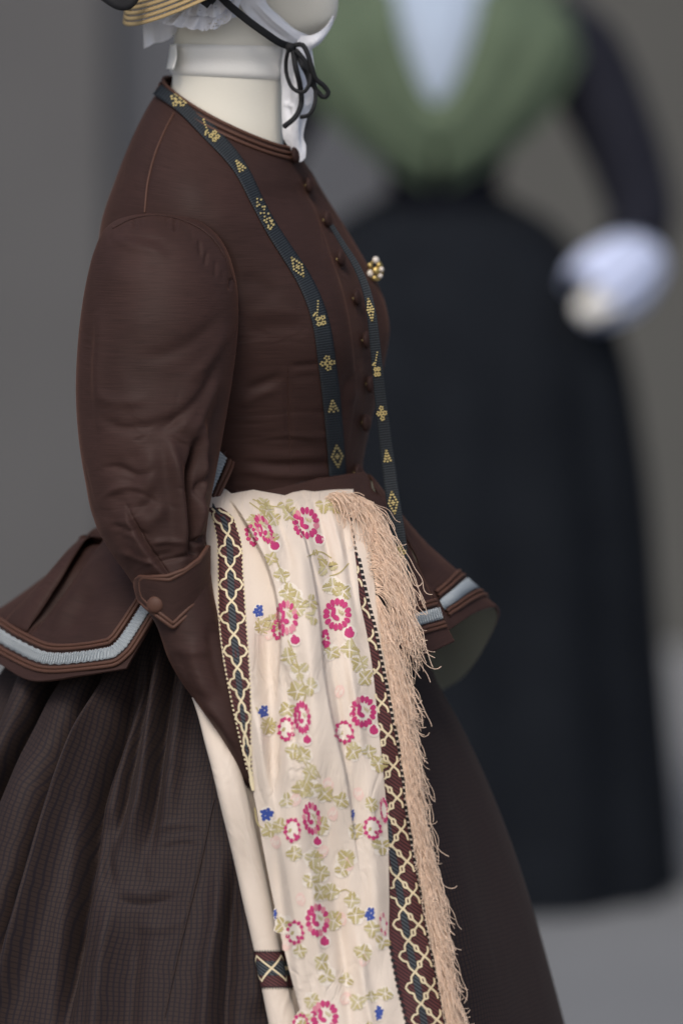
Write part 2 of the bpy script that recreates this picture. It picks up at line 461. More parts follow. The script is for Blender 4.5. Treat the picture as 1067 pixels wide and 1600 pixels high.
def waves(shape, amp, seed, lo=1, hi=6, n=10):
    """soft irregular relief over a unit grid"""
    r = np.random.default_rng(seed); v, u = np.meshgrid(np.linspace(0, 1, shape[0]), np.linspace(0, 1, shape[1]), indexing='ij')
    out = np.zeros(shape)
    for _ in range(n):
        k = r.uniform(lo, hi); a = r.uniform(0, 2 * math.pi)
        out += np.sin(2 * math.pi * k * (u * math.cos(a) + v * math.sin(a)) + r.uniform(0, 6.28)) / n ** 0.5
    return out * amp

# ================================================================== setting
def box_obj(name, x0, x1, y0, y1, z0, z1, mat, parent=None):
    v = [(x, y, z) for z in (z0, z1) for y in (y0, y1) for x in (x0, x1)]
    f = [(0, 1, 3, 2), (4, 6, 7, 5), (0, 4, 5, 1), (2, 3, 7, 6), (0, 2, 6, 4), (1, 5, 7, 3)]
    me = bpy.data.meshes.new("m"); me.from_pydata(v, [], f); me.update()
    return link(name, me, mat, parent, smooth=False)

def mineral(name, c1, c2, scale, rough=0.85, bump=0.3):
    k = NT(name); b = k.b
    tc = k.n("ShaderNodeTexCoord")
    no = k.n("ShaderNodeTexNoise"); no.inputs["Scale"].default_value = scale; no.inputs["Detail"].default_value = 8
    k.l(tc.outputs["Object"], no.inputs["Vector"])
    mx = k.n("ShaderNodeMix", data_type='RGBA'); mx.inputs[6].default_value = c1; mx.inputs[7].default_value = c2
    k.l(no.outputs[0], mx.inputs[0]); k.l(mx.outputs[2], b.inputs["Base Color"])
    b.inputs["Roughness"].default_value = rough
    bp = k.n("ShaderNodeBump"); bp.inputs["Strength"].default_value = bump; bp.inputs["Distance"].default_value = 0.01
    k.l(no.outputs[0], bp.inputs["Height"]); k.l(bp.outputs[0], b.inputs["Normal"])
    return k.m

M['ground'] = mineral("grey_paving", (0.155, 0.162, 0.170, 1), (0.195, 0.202, 0.21, 1), 3.0)
M['wall_a'] = mineral("grey_render", (0.085, 0.085, 0.088, 1), (0.115, 0.115, 0.117, 1), 2.0)
M['wall_b'] = mineral("blue_grey_paint", (0.082, 0.087, 0.100, 1), (0.096, 0.101, 0.114, 1), 2.0)
M['wall_c'] = mineral("olive_grey_stone", (0.074, 0.075, 0.070, 1), (0.096, 0.096, 0.090, 1), 2.0)

g = box_obj('ground', -60, 60, -60, 60, -0.2, 0.0, M['ground']); g['kind'] = 'structure'
g['label'] = 'plain grey paving under the costumes'
WY = 6.5
def wx(px): return float(W(px, 800, WY)[0])
w1 = box_obj('wall', -14, wx(170), WY, WY + 0.3, 0.0, 6.0, M['wall_a']); w1['kind'] = 'structure'
w1['label'] = 'grey rendered wall behind the brown jacket'
w2 = box_obj('wall', wx(170), wx(640), WY + 0.12, WY + 0.3, 0.0, 6.0, M['wall_b']); w2['kind'] = 'structure'
w2['label'] = 'recessed blue grey wall panel behind the hat'
w3 = box_obj('wall', wx(640), 14, WY, WY + 0.3, 0.0, 6.0, M['wall_c']); w3['kind'] = 'structure'
w3['label'] = 'olive grey stone wall behind the green shawl'

# ================================================================== mannequin
def ring(cx, cy, hx, Yc, hy, n, tilt=0.0, power=1.0):
    """one horizontal section around (cx, cy) px: half width hx px, half depth hy m; tilt px moves +x side down"""
    a = np.linspace(0, 2 * math.pi, n, endpoint=False)
    ca, sa = np.cos(a), np.sin(a)
    if power != 1.0:
        ca = np.sign(ca) * np.abs(ca) ** power; sa = np.sign(sa) * np.abs(sa) ** power
    return W(cx + hx * ca, cy + tilt * ca, Yc - hy * sa)

def loft(rows, nv, nu, power=1.0):
    """rows: (py, left px, right px, Y centre, half depth, tilt px)"""
    r = np.array(rows, float)
    s = np.r_[0, np.cumsum(np.hypot(np.diff(r[:, 0]), 0.5 * np.hypot(np.diff(r[:, 1]), np.diff(r[:, 2]))) + 1e-3)]
    q = np.linspace(0, s[-1], nv)
    i = spl(s, r, q)
    return np.stack([ring((x[1] + x[2]) / 2, x[0], (x[2] - x[1]) / 2, x[3], x[4], nu, x[5], power) for x in i])

BODY_Y = 0.05
man = thing('mannequin', 'cream calico dress form wearing brown jacket and straw hat', 'mannequin')
# head and jaw (the chin shows under the cap, face towards +x)
head_rows = []
for k in range(36):
    t = k / 35
    py = -300 + 370 * t
    s = math.sin(math.pi * min(1, max(0.0, t)) ** 0.9)
    back = spl([0, .15, .35, .6, .8, 1], [395, 265, 232, 250, 290, 330], t)
    front = spl([0, .12, .3, .5, .56, .62, .72, .8, .86, .92, .97, 1], [400, 480, 520, 524, 540, 534, 524, 528, 527, 516, 480, 440], t)
    dep = spl([0, .15, .4, .7, .88, 1], [0.01, 0.062, 0.078, 0.066, 0.048, 0.03], t)
    head_rows.append((py, back, front, BODY_Y, dep, 0))
grid('head', loft(head_rows, 80, 64), M['calico'], man, closed=True)
grid('neck', loft([(-40, 285, 440, BODY_Y, 0.050, 0), (40, 273, 446, BODY_Y, .054, 0), (75, 272, 445, BODY_Y, .055, 0), (120, 270, 444, BODY_Y, .056, 0),
                   (170, 264, 442, BODY_Y, 0.054, 10), (240, 262, 444, BODY_Y, .052, 20)], 50, 64), M['calico'], man, closed=True)
nb_ = loft([(70, 271.5, 446.5, BODY_Y, .0560, 2), (72, 269, 448, BODY_Y, .0575, 2), (96, 268.5, 447.5, BODY_Y, .0578, 3), (119, 268, 446.5, BODY_Y, .0578, 4), (121, 270, 445, BODY_Y, .0565, 4)], 16, 96)
grid('neck_band', nb_, M['neckband'], man, closed=True)
tab = patch([[(268, 70, .035), (276, 69, .005)], [(266, 88, .035), (277, 90, .002)], [(262, 108, .03), (272, 109, .0)]], 12, 6)
grid('band_tab', tab, M['neckband'], man, thick=0.0015)
# the form's body, pole and foot inside the dress
grid('body_form', loft([(275, 300, 430, BODY_Y, .07, 0), (350, 260, 460, BODY_Y, .11, 0), (500, 255, 530, BODY_Y, .125, 0), (760, 290, 535, BODY_Y, .095, 0), (950, 270, 560, BODY_Y, .12, 0)], 30, 40), M['calico'], man, closed=True)
pole_top = W(410, 940, BODY_Y)
tube('pole', [(pole_top[0], BODY_Y, 0.03), tuple(pole_top)], 0.018, M['wood'], man, 16)
fr = [(0.0, 0.055), (0.05, 0.05), (0.12, 0.035), (0.19, 0.028), (0.2, 0.012), (0.2, 0.0)]
grid('foot', np.array([[(pole_top[0] + r_ * math.cos(a), BODY_Y + r_ * math.sin(a), z_) for a in np.linspace(0, 2 * math.pi, 40, endpoint=False)] for r_, z_ in fr]), M['wood'], man, closed=True)

# ================================================================== jacket
jacket = thing('jacket', 'brown silk taffeta fitted jacket with rust piping, covered buttons and flared peplum', 'jacket')
YAW = math.radians(20)
fd = np.array([math.cos(YAW), -math.sin(YAW)]); sd = np.array([-math.sin(YAW), -math.cos(YAW)])
# (py, centre px, front reach, back reach, half width, tilt m, bust)
brow = np.array([
    (176, 357, .0740, .0690, .0600, .036, 0), (190, 358, .0755, .0735, .0690, .036, 0), (210, 359, .0770, .0830, .0900, .034, 0),
    (245, 361, .0790, .0990, .1240, .024, 0), (290, 365, .0800, .1180, .1520, .010, .001), (345, 368, .0930, .1360, .1640, .002, .006),
    (405, 372, .1080, .1440, .1620, 0, .015), (465, 378, .1210, .1420, .1580, 0, .022), (520, 383, .1260, .1330, .1520, 0, .023),
    (570, 390, .1240, .1240, .1440, 0, .016), (620, 398, .1180, .1160, .1360, 0, .010), (680, 408, .1080, .1060, .1260, 0, .003),
    (735, 415, .1000, .0980, .1180, 0, 0), (775, 417, .0990, .0980, .1180, 0, 0), (800, 417, .1030, .1020, .1220, 0, 0)])
nV, nU = 240, 260
sB = np.r_[0, np.cumsum(np.hypot(np.diff(brow[:, 0]) / 1500, np.diff(brow[:, 4])))]
bi = spl(sB, brow, np.linspace(0, sB[-1], nV))
phi = np.linspace(0, 2 * math.pi, nU, endpoint=False)      # 0 = front, +90 deg = wearer's right (towards camera)
Bod = np.zeros((nV, nU, 3))
for i, (py, cx, af, ab, b_, tl, bu) in enumerate(bi):
    c0 = W(cx, py, BODY_Y)
    cf = np.cos(phi); sf = np.sin(phi)
    wf = 0.5 + 0.5 * np.tanh(cf * 3)
    f = cf * (af * wf + ab * (1 - wf)); s = b_ * sf
    d1 = np.angle(np.exp(1j * (phi - math.radians(30)))); d2 = np.angle(np.exp(1j * (phi + math.radians(30))))
    lobe = bu * (np.exp(-(d1 / 0.42) ** 2) + np.exp(-(d2 / 0.42) ** 2))
    f = f + lobe * 0.95; s = s + lobe * np.sign(sf) * 0.35
    Bod[i, :, 0] = c0[0] + f * fd[0] + s * sd[0]
    Bod[i, :, 1] = c0[1] + f * fd[1] + s * sd[1]
    Bod[i, :, 2] = c0[2] - tl * cf
st = [([(448, 575), (450, 640), (452, 720)], 4, -.0022), ([(450, 573), (480, 571), (505, 568)], 5, -.002), ([(456, 590), (500, 588)], 6, -.0012),
      ([(375, 612), (420, 596), (448, 585)], 8, -.0028), ([(370, 640), (410, 615), (440, 606)], 7, .002), ([(375, 520), (430, 512), (490, 510)], 12, -.0018),
      ([(380, 490), (440, 486), (480, 492)], 10, .0014), ([(362, 735), (450, 742), (540, 738)], 7, .0022), ([(362, 720), (450, 727), (545, 722)], 6, -.002),
      ([(362, 690), (440, 700), (520, 694)], 9, -.0014), ([(548, 565), (535, 620), (530, 680)], 8, -.0035), ([(560, 560), (556, 600), (548, 640)], 8, .002),
      ([(262, 350), (300, 352), (340, 378), (366, 430), (374, 480)], 7, -.004), ([(320, 330), (370, 345), (420, 360)], 16, .0015),
      ([(372, 430), (400, 440), (440, 470)], 14, -.002), ([(438, 222), (456, 260), (488, 320), (510, 385), (535, 460), (548, 530), (553, 610), (545, 690), (535, 760)], 3, .0022, 'step'),
      ([(246, 195), (238, 230), (228, 270), (222, 330)], 9, -.002)]
for k in range(9):
    x0 = 380 + rng.uniform(0, 90); y0 = 640 + 14 * k * 0.9
    st.append(([(x0, y0), (x0 + 45, y0 + rng.uniform(-5, 5)), (x0 + 100, y0 + rng.uniform(-6, 4))], rng.uniform(4, 8), rng.uniform(-.0016, .0013)))
Bod = sculpt(Bod, st, True)
grid('bodice', Bod, M['taffeta'], jacket, closed=True)
bB = bvh_of(Bod, True)
# collar piping: three corded rows round the neck
for k, off in enumerate((0, 4, 8)):
    rr = Bod[off].copy(); nn = normals(Bod, True)[off]
    cc = rr.mean(0); nn = nn * np.sign(((rr - cc) * nn).sum(-1))[:, None]
    tube('collar_piping', rr + nn * (0.0012 if k else 0.0004), 0.0019, M['piping'], jacket, 8, closed=True)

def on_body(pts, n, lift, bvh=None, fbY=0.0):
    q = path(pts, n); out = []; nrm = []
    for x, y in q:
        p, nn, ok = cast(bvh or bB, x, y, fbY); out.append(p); nrm.append(nn)
    out = np.array(out); nrm = np.array(nrm)
    return out + nrm * lift, nrm
# back yoke seam piping
p_, _ = on_body([(272, 178), (258, 205), (242, 245), (232, 285), (227, 332)], 40, 0.0006)
tube('seam_piping', p_, 0.0011, M['piping'], jacket, 6)
p_, _ = on_body([(450, 572), (450, 600), (452, 660), (454, 740)], 30, 0.0001)
tube('dart_seam', p_, 0.0005, M['taffeta'], jacket, 6)

# buttons down the front
for (x, y) in [(456, 243), (477, 290), (506, 345), (527, 406), (552, 467), (566, 532), (572, 600), (565, 660), (553, 738)]:
    p, n, ok = cast(bB, x, y)
    q = np.array([1.0, -0.30, 0.10]); q /= np.linalg.norm(q)
    nn = n * 0.15 + q * 0.85; nn /= np.linalg.norm(nn)
    b = dome('button', p + n * 0.0045, nn, 0.0094, 0.0052, M['taffeta'], jacket)
    tube('buttonhole', [p + n * .0008 + np.array([-.013, 0, .001]), p + n * .0012 + np.array([-.007, 0, .0005]), p + n * .0008], 0.0011, M['gold'], b, 6)

# ---- sleeve
srow = [(333, 232, 268, -.075, .010, 0), (337, 205, 292, -.080, .024, 0), (347, 180, 318, -.088, .040, 2), (365, 162, 340, -.096, .054, 4), (395, 148, 357, -.104, .064, 4),
        (435, 137, 369, -.112, .072, 3), (490, 127, 373, -.120, .077, 0), (550, 121, 369, -.128, .079, 0), (620, 119, 359, -.138, .079, 0), (690, 124, 347, -.150, .076, 0),
        (750, 134, 336, -.162, .072, -3), (800, 146, 328, -.174, .066, -8), (845, 172, 323, -.186, .056, -14), (880, 200, 322, -.196, .046, -20), (902, 216, 324, -.204, .041, -22)]
Sl = loft(srow, 420, 380)
st = [([(172, 372), (205, 384), (240, 392), (268, 402)], 9, .0028), ([(180, 362), (220, 368), (262, 378)], 7, -.002), ([(262, 338), (310, 352), (345, 392), (364, 440)], 9, .0025),
      ([(150, 420), (200, 430), (250, 428)], 22, .002), ([(146, 470), (136, 560), (137, 650), (150, 720)], 12, -.0035), ([(160, 470), (152, 560), (152, 640)], 10, .0025),
      ([(320, 560), (300, 640), (290, 720), (286, 790)], 26, .0035), ([(352, 600), (330, 680), (318, 760)], 10, -.004),
      # elbow folds
      ([(303, 680), (301, 712), (292, 745), (294, 790), (298, 875)], 5.0, -.034), ([(262, 670), (274, 740), (282, 800), (288, 895)], 10, .0110), ([(316, 650), (316, 720), (308, 790), (308, 865)], 6, .0130),
      ([(316, 690), (318, 740), (308, 760), (312, 800)], 5, -.008), ([(270, 660), (296, 668), (318, 690)], 14, .003),
      ([(190, 780), (204, 806), (225, 845), (262, 897), (280, 920)], 2.6, .0100, 'step'), ([(192, 784), (204, 806), (226, 845), (262, 897), (280, 920)], 3, -.004), ([(206, 806), (232, 786), (246, 750)], 10, -.0028), ([(212, 822), (240, 812), (258, 780)], 12, .0032),
      ([(205, 808), (190, 790), (180, 760)], 12, -.0025), ([(240, 690), (236, 740), (240, 790)], 16, .004), ([(215, 690), (206, 740), (205, 790)], 14, -.002),
      ([(296, 850), (318, 838), (322, 830)], 5, -.006), ([(296, 846), (306, 872)], 5, -.006), ([(150, 800), (185, 850), (215, 885)], 14, .003), ([(165, 700), (200, 760), (205, 800)], 14, -.002),
      ([(225, 870), (250, 868), (280, 862)], 6, -.002), ([(190, 600), (240, 590), (300, 600)], 30, -.002), ([(180, 520), (250, 500), (320, 520)], 30, .0015)]
st += [([(140, 640), (190, 668), (250, 662), (300, 640)], 9, -.0026), ([(136, 610), (180, 628), (240, 622)], 10, .0022), ([(356, 470), (320, 520), (262, 552), (200, 560)], 12, -.0022), ([(362, 500), (330, 560), (290, 600)], 10, .0024),
       ([(350, 540), (318, 610), (270, 660), (225, 690)], 8, -.003), ([(345, 580), (320, 640), (290, 690)], 7, .003), ([(146, 740), (180, 730), (222, 742), (250, 730)], 6, -.0026), ([(160, 775), (196, 760), (230, 766)], 6, .0024),
       ([(170, 820), (205, 826), (240, 840)], 5, -.0022), ([(232, 850), (262, 846), (290, 850)], 5, .0025), ([(240, 880), (275, 872), (300, 868)], 4, -.0026), ([(186, 858), (220, 872), (255, 880)], 5, .002)]
for k in range(22):
    x0 = rng.uniform(145, 300); y0 = rng.uniform(640, 880); a0 = rng.uniform(-.5, .7); l0 = rng.uniform(22, 60)
    st.append(([(x0, y0), (x0 + l0 * .5 * math.cos(a0), y0 + l0 * .5 * math.sin(a0) + rng.uniform(-4, 4)), (x0 + l0 * math.cos(a0), y0 + l0 * math.sin(a0))], rng.uniform(2.6, 4.5), rng.uniform(-.0010, .0006)))
for k in range(16):                                       # gathers along the sleeve head
    t = k / 15; x = 172 + 190 * t; y = 352 - 16 * math.sin(math.pi * min(1, t * 1.25)) + (max(0, t - .62) * 210)
    st.append(([(x, y), (x + rng.uniform(-4, 4), y + rng.uniform(18, 34))], 3.2, rng.uniform(-.0022, .0004)))
Sl = sculpt(Sl, st, True)
grid('sleeve', Sl, M['taffeta'], jacket, closed=True)
bS = bvh_of(Sl, True)
# corded armhole edge
p_ = [cast(bS, x, y, -.1)[0] for x, y in path([(176, 357), (205, 343), (250, 337), (290, 346), (325, 366), (352, 402), (366, 440)], 50)]
tube('armhole_seam', np.array(p_) + np.array([0, -.0006, .0003]), 0.0009, M['taffeta'], jacket, 6)
# wearer's left sleeve (behind the body)
lrow = [(335, 440, 470, .21, .012, 0), (350, 400, 500, .20, .04, 0), (400, 375, 520, .20, .058, 0), (500, 360, 515, .205, .062, 0), (640, 350, 490, .20, .06, 0), (780, 345, 470, .19, .055, 0), (880, 350, 450, .18, .045, 0)]
grid('sleeve', loft(lrow, 80, 60), M['taffeta'], jacket, closed=True)

# ---- lower sleeve running down behind the shawl
lo = [(900, 222, 328, -.206, .036, -18), (940, 231, 334, -.214, .036, -12), (978, 245, 346, -.222, .035, 0), (1043, 266, 366, -.236, .032, 8), (1080, 284, 378, -.244, .030, 14),
      (1120, 313, 388, -.252, .027, 14), (1165, 346, 396, -.258, .022, 12), (1200, 367, 398, -.262, .016, 8), (1226, 381, 396, -.264, .007, 4), (1230, 386, 391, -.264, .002, 0)]
Lo = loft(lo, 130, 90)
Lo = sculpt(Lo, [([(300, 990), (305, 1040), (330, 1100)], 12, .004), ([(275, 1000), (290, 1060), (330, 1120)], 10, -.003), ([(330, 960), (335, 1030), (360, 1100)], 10, -.004),
                 ([(260, 1010), (300, 1020), (340, 1012)], 8, .002), ([(300, 1085), (340, 1120), (375, 1180)], 8, .003)], True)
grid('lower_sleeve', Lo, M['taffeta'], jacket, closed=True)

# ---- pointed cuff with corded edge and button
CX, CH, CYc, CHD = 269.0, 57.5, -.208, .047
def cuff_pt(x, py, lift=0.0):
    u = np.clip((np.asarray(x, float) - CX) / CH, -1, 1)
    return W(x, py, CYc - (CHD + lift) * np.sqrt(np.maximum(1 - u * u, 0)) )
def cuff_top(x): return np.interp(x, [211, 218, 232, 262, 290, 312, 327], [908, 900, 901, 899, 889, 873, 852])
def cuff_bot(x): return np.interp(x, [211, 217, 226, 271, 327], [915, 936, 948, 981, 930])
nu = 120
xs = CX - CH * np.cos(np.linspace(0, math.pi, nu))
vv = np.linspace(0, 1, 26)[:, None]
front = cuff_pt(xs[None] + 0 * vv, cuff_top(xs)[None] * (1 - vv) + cuff_bot(xs)[None] * vv)
xb = xs[::-1][1:-1]
yb0 = np.interp(xb, [211, 327], [908, 852]); yb1 = np.interp(xb, [211, 327], [915, 930])
ub = (xb - CX) / CH
back = W(xb[None] + 0 * vv, yb0[None] * (1 - vv) + yb1[None] * vv, CYc + CHD * np.sqrt(1 - ub * ub)[None] + 0 * vv)
cuff = grid('cuff', np.concatenate([front, back], 1), M['taffeta'], jacket, closed=True, thick=0.002)
outl = [(213, 906), (219, 901), (232, 902), (262, 900), (290, 890), (312, 873), (325, 854)]
outb = [(213, 908), (214, 925), (218, 938), (228, 949), (271, 981), (300, 955), (325, 932)]
def inset(pts, d, c=(270, 915)):
    return [(x + (c[0] - x) / math.hypot(c[0] - x, c[1] - y) * d * (0.5 if x > 310 else 1), y + (c[1] - y) / math.hypot(c[0] - x, c[1] - y) * d) for x, y in pts]
for d in (0, 7):
    for pl in (outl, outb):
        a = np.array(inset(pl, d) if d else pl, float)
        s_ = np.r_[0, np.cumsum(np.linalg.norm(np.diff(a, axis=0), axis=1))]
        q = np.stack([np.interp(np.linspace(0, s_[-1], 70), s_, a[:, k]) for k in (0, 1)], -1)
        q[1:-1] = (q[:-2] + q[1:-1] * 2 + q[2:]) / 4
        tube('cuff_piping', cuff_pt(q[:, 0], q[:, 1], 0.0012), 0.0021, M['piping'], cuff, 8)
p = cuff_pt(243, 945, .002)
dome('cuff_button', p, (-.25, -1, .12), 0.0088, 0.0048, M['piping'], cuff)

# ---- peplum panels
def panel(name, cols, strokes=(), nv=90, nu=120):
    rows = [[c[i] for c in cols] for i in range(len(cols[0]))]
    P = patch(rows, nv, nu)
    if strokes: P = sculpt(P, strokes)
    o = grid(name, P, M['taffeta'], jacket, thick=0.003, offset=0)
    return o, P
def on_patch(P, uv, lift):
    """points at (u, v) in 0..1 on a surface, lifted to the camera side"""
    nv, nu = P.shape[:2]; N = normals(P)
    uv = np.asarray(uv, float)
    u = np.clip(uv[:, 0], 0, 1) * (nu - 1); v = np.clip(uv[:, 1], 0, 1) * (nv - 1)
    i = np.minimum(v.astype(int), nv - 2); j = np.minimum(u.astype(int), nu - 2)
    a = (v - i)[:, None]; b = (u - j)[:, None]
    L_ = lambda A: (A[i, j] * (1 - a) * (1 - b) + A[i, j + 1] * (1 - a) * b + A[i + 1, j] * a * (1 - b) + A[i + 1, j + 1] * a * b)
    n = L_(N); n /= np.linalg.norm(n, axis=1, keepdims=True)
    sg = np.sign((n * (CAM - L_(P))).sum(1)); sg[sg == 0] = 1
    return L_(P) + n * (np.median(sg) * lift)
def trim(P, parent, uvpath, wid, n=160, lift=0.0025, flip=1):
    """silver braid between pairs of rust cords, along a path in the panel's uv, wid = distances in metres across"""
    a = np.array(uvpath, float)
    s_ = np.r_[0, np.cumsum(np.linalg.norm(np.diff(a, axis=0), axis=1))]
    q = np.stack([np.interp(np.linspace(0, s_[-1], n), s_, a[:, k]) for k in (0, 1)], -1)
    for _ in range(2): q[1:-1] = (q[:-2] + 2 * q[1:-1] + q[2:]) / 4
    c = on_patch(P, q, lift)
    t = np.gradient(c, axis=0); t /= np.linalg.norm(t, axis=1, keepdims=True)
    nrm = on_patch(P, q, lift + 0.01) - c; nrm /= np.linalg.norm(nrm, axis=1, keepdims=True)
    s = np.cross(nrm, t) * flip
    br = np.stack([c + s * w for w in np.linspace(-.0062, .0062, 5)], 0)
    L = np.r_[0, np.cumsum(np.linalg.norm(np.diff(c, axis=0), axis=1))]
    zig = 0.0007 * np.sin(L / 0.0022 * math.pi)
    br[0] += s * zig[:, None]; br[-1] += s * zig[:, None]
    bo = grid('braid', br, M['braid'], parent, thick=0.0012)
    nz = int(L[-1] / 0.0019); Lz = np.linspace(0, L[-1], nz)
    cz = np.stack([np.interp(Lz, L, c[:, k]) for k in range(3)], -1); sz = np.stack([np.interp(Lz, L, s[:, k]) for k in range(3)], -1)
    nz_ = np.stack([np.interp(Lz, L, nrm[:, k]) for k in range(3)], -1)
    sw = np.where(np.arange(nz) % 2, .0058, -.0058)[:, None]
    tube('zigzag_stitch', cz + sz * sw + nz_ * .0016, .0005, M['zig'], bo, 4)
    for w in (-.0145, -.0105, .0105, .0145):
        tube('piping', c + s * w * wid, 0.0020, M['piping'], parent, 7)
back_cols = [
    [(354, 704, -.072), (316, 827, -.125), (243, 965, -.165), (198, 1045, -.178)],
    [(332, 722, -.082), (270, 845, -.115), (185, 975, -.150), (128, 1056, -.160)],
    [(312, 736, -.070), (226, 850, -.098), (120, 975, -.112), (52, 1064, -.112)],
    [(292, 746, -.050), (192, 848, -.068), (66, 965, -.060), (-2, 1036, -.050)],
    [(272, 752, -.020), (166, 842, -.026), (28, 950, -.005), (-52, 1004, .020)],
    [(260, 757, .030), (150, 842, .035), (8, 948, .055), (-78, 990, .090)],
    [(262, 760, .090), (160, 846, .110), (20, 955, .150), (-60, 995, .190)],
    [(300, 765, .140), (230, 860, .190), (130, 975, .250), (80, 1030, .290)]]
pb, PB = panel('peplum_panel', back_cols, [([(190, 795), (140, 860), (108, 905), (70, 955), (30, 1010)], 6, -.012), ([(180, 850), (128, 920), (75, 1000)], 12, .006),
                                           ([(150, 920), (120, 960), (105, 1000)], 16, -.004), ([(215, 880), (170, 950), (150, 1000)], 16, .003)], 200, 440)
# the deep inverted pleat: its outer fold lies open over the panel
sp_ = path([(176, 808), (140, 856), (108, 903), (72, 952), (44, 990)], 40); qb = proj(PB); NB = normals(PB)
sgB = np.sign((NB * (CAM - PB)).sum(-1)); rowsP = []
for t_, (x_, y_) in zip(np.linspace(0, 1, 40), sp_):
    dd = np.hypot(qb[..., 0] - x_, qb[..., 1] - y_) + (PB[..., 1] > .03) * 1e3
    iv, iu = np.unravel_index(np.argmin(dd), dd.shape)
    op = math.sin(math.pi * min(1, t_ * .93 + .07)) ** .7
    js = np.clip(iu + np.linspace(0, 46, 14).astype(int), 0, PB.shape[1] - 1); f_ = np.linspace(0, 1, 14)
    rowsP.append(PB[iv, js] + NB[iv, js] * sgB[iv, js][:, None] * (.0022 + (.0105 * op * np.cos(f_ * math.pi / 2) ** .8))[:, None])
rowsP = np.array(rowsP)
for _ in range(3): rowsP[1:-1] = (rowsP[:-2] + 2 * rowsP[1:-1] + rowsP[2:]) / 4
grid('pleat_fold', rowsP, M['taffeta'], pb, thick=.0015, offset=0)
trim(PB, pb, [(0.052, 0.0), (0.058, 0.45), (0.070, 0.80), (0.085, 0.855), (0.16, 0.865), (0.30, 0.865), (0.44, 0.855), (0.58, 0.84), (0.75, 0.84), (0.95, 0.84)], 1.0, 260)
front_cols = [
    [(568, 738, .015), (612, 805, -.045), (668, 925, -.080), (709, 1003, -.090)],
    [(545, 742, -.020), (572, 812, -.078), (612, 940, -.125), (642, 1032, -.135)],
    [(500, 748, -.040), (515, 822, -.100), (540, 950, -.150), (560, 1044, -.165)],
    [(440, 750, -.050), (442, 830, -.108), (440, 950, -.158), (440, 1048, -.178)],
    [(370, 745, -.045), (360, 830, -.108), (330, 940, -.155), (320, 1040, -.175)]]
pf, PF = panel('peplum_panel', front_cols, [([(590, 790), (640, 890), (680, 980)], 12, .003)])
trim(PF, pf, [(0.0, 0.80), (0.12, 0.79), (0.3, 0.79), (0.6, 0.79), (1.0, 0.79)], 1.0, 140)
far_cols = [
    [(585, 760, -.025), (640, 850, -.040), (678, 925, -.050), (700, 985, -.055)],
    [(582, 748, -.005), (652, 842, -.010), (702, 900, -.010), (742, 958, -.010)],
    [(575, 742, .030), (650, 835, .035), (712, 893, .040), (776, 950, .045)],
    [(568, 745, .070), (640, 850, .085), (705, 920, .100), (770, 985, .115)],
    [(555, 748, .110), (620, 870, .145), (675, 965, .175), (722, 1058, .195)],
    [(535, 752, .140), (580, 880, .190), (615, 985, .230), (645, 1095, .250)]]
pr, PR = panel('peplum_panel', far_cols, [([(640, 870), (690, 930), (706, 975)], 10, -.006)])
Nn = normals(PR); cc = PR.mean((0, 1)); axis_c = W(410, 900, BODY_Y)
sg = np.sign(((PR - axis_c) * Nn).sum(-1).mean())
grid('lining', PR - Nn * sg * 0.0028, M['lining'], pr)
def trim_out(P, parent, v, u0, u1):
    N = normals(P) * sg
    uv = np.stack([np.linspace(u0, u1, 90), np.full(90, v)], -1)
    base = on_patch(P, uv, 0.0)
    nv, nu = P.shape[:2]
    for k, (dv, kind) in enumerate(((-.105, 'p'), (-.075, 'p'), (0, 'b'), (.075, 'p'), (.105, 'p'))):
        u = np.linspace(u0, u1, 90) * (nu - 1); i = int((v + dv) * (nv - 1))
        j = np.minimum(u.astype(int), nu - 2)
        c = P[i, j] * (1 - (u - j))[:, None] + P[i, j + 1] * (u - j)[:, None] + N[i, j] * .0028
        if kind == 'p': tube('piping', c, 0.0020, M['piping'], parent, 7)
        else:
            i0, i1 = int((v - .045) * (nv - 1)), int((v + .045) * (nv - 1))
            grid('braid', np.stack([P[i0, j] + N[i0, j] * .003, P[i, j] + N[i, j] * .003, P[i1, j] + N[i1, j] * .003], 0), M['braid'], parent, thick=.001)
trim_out(PR, pr, 0.80, 0.03, 0.97)

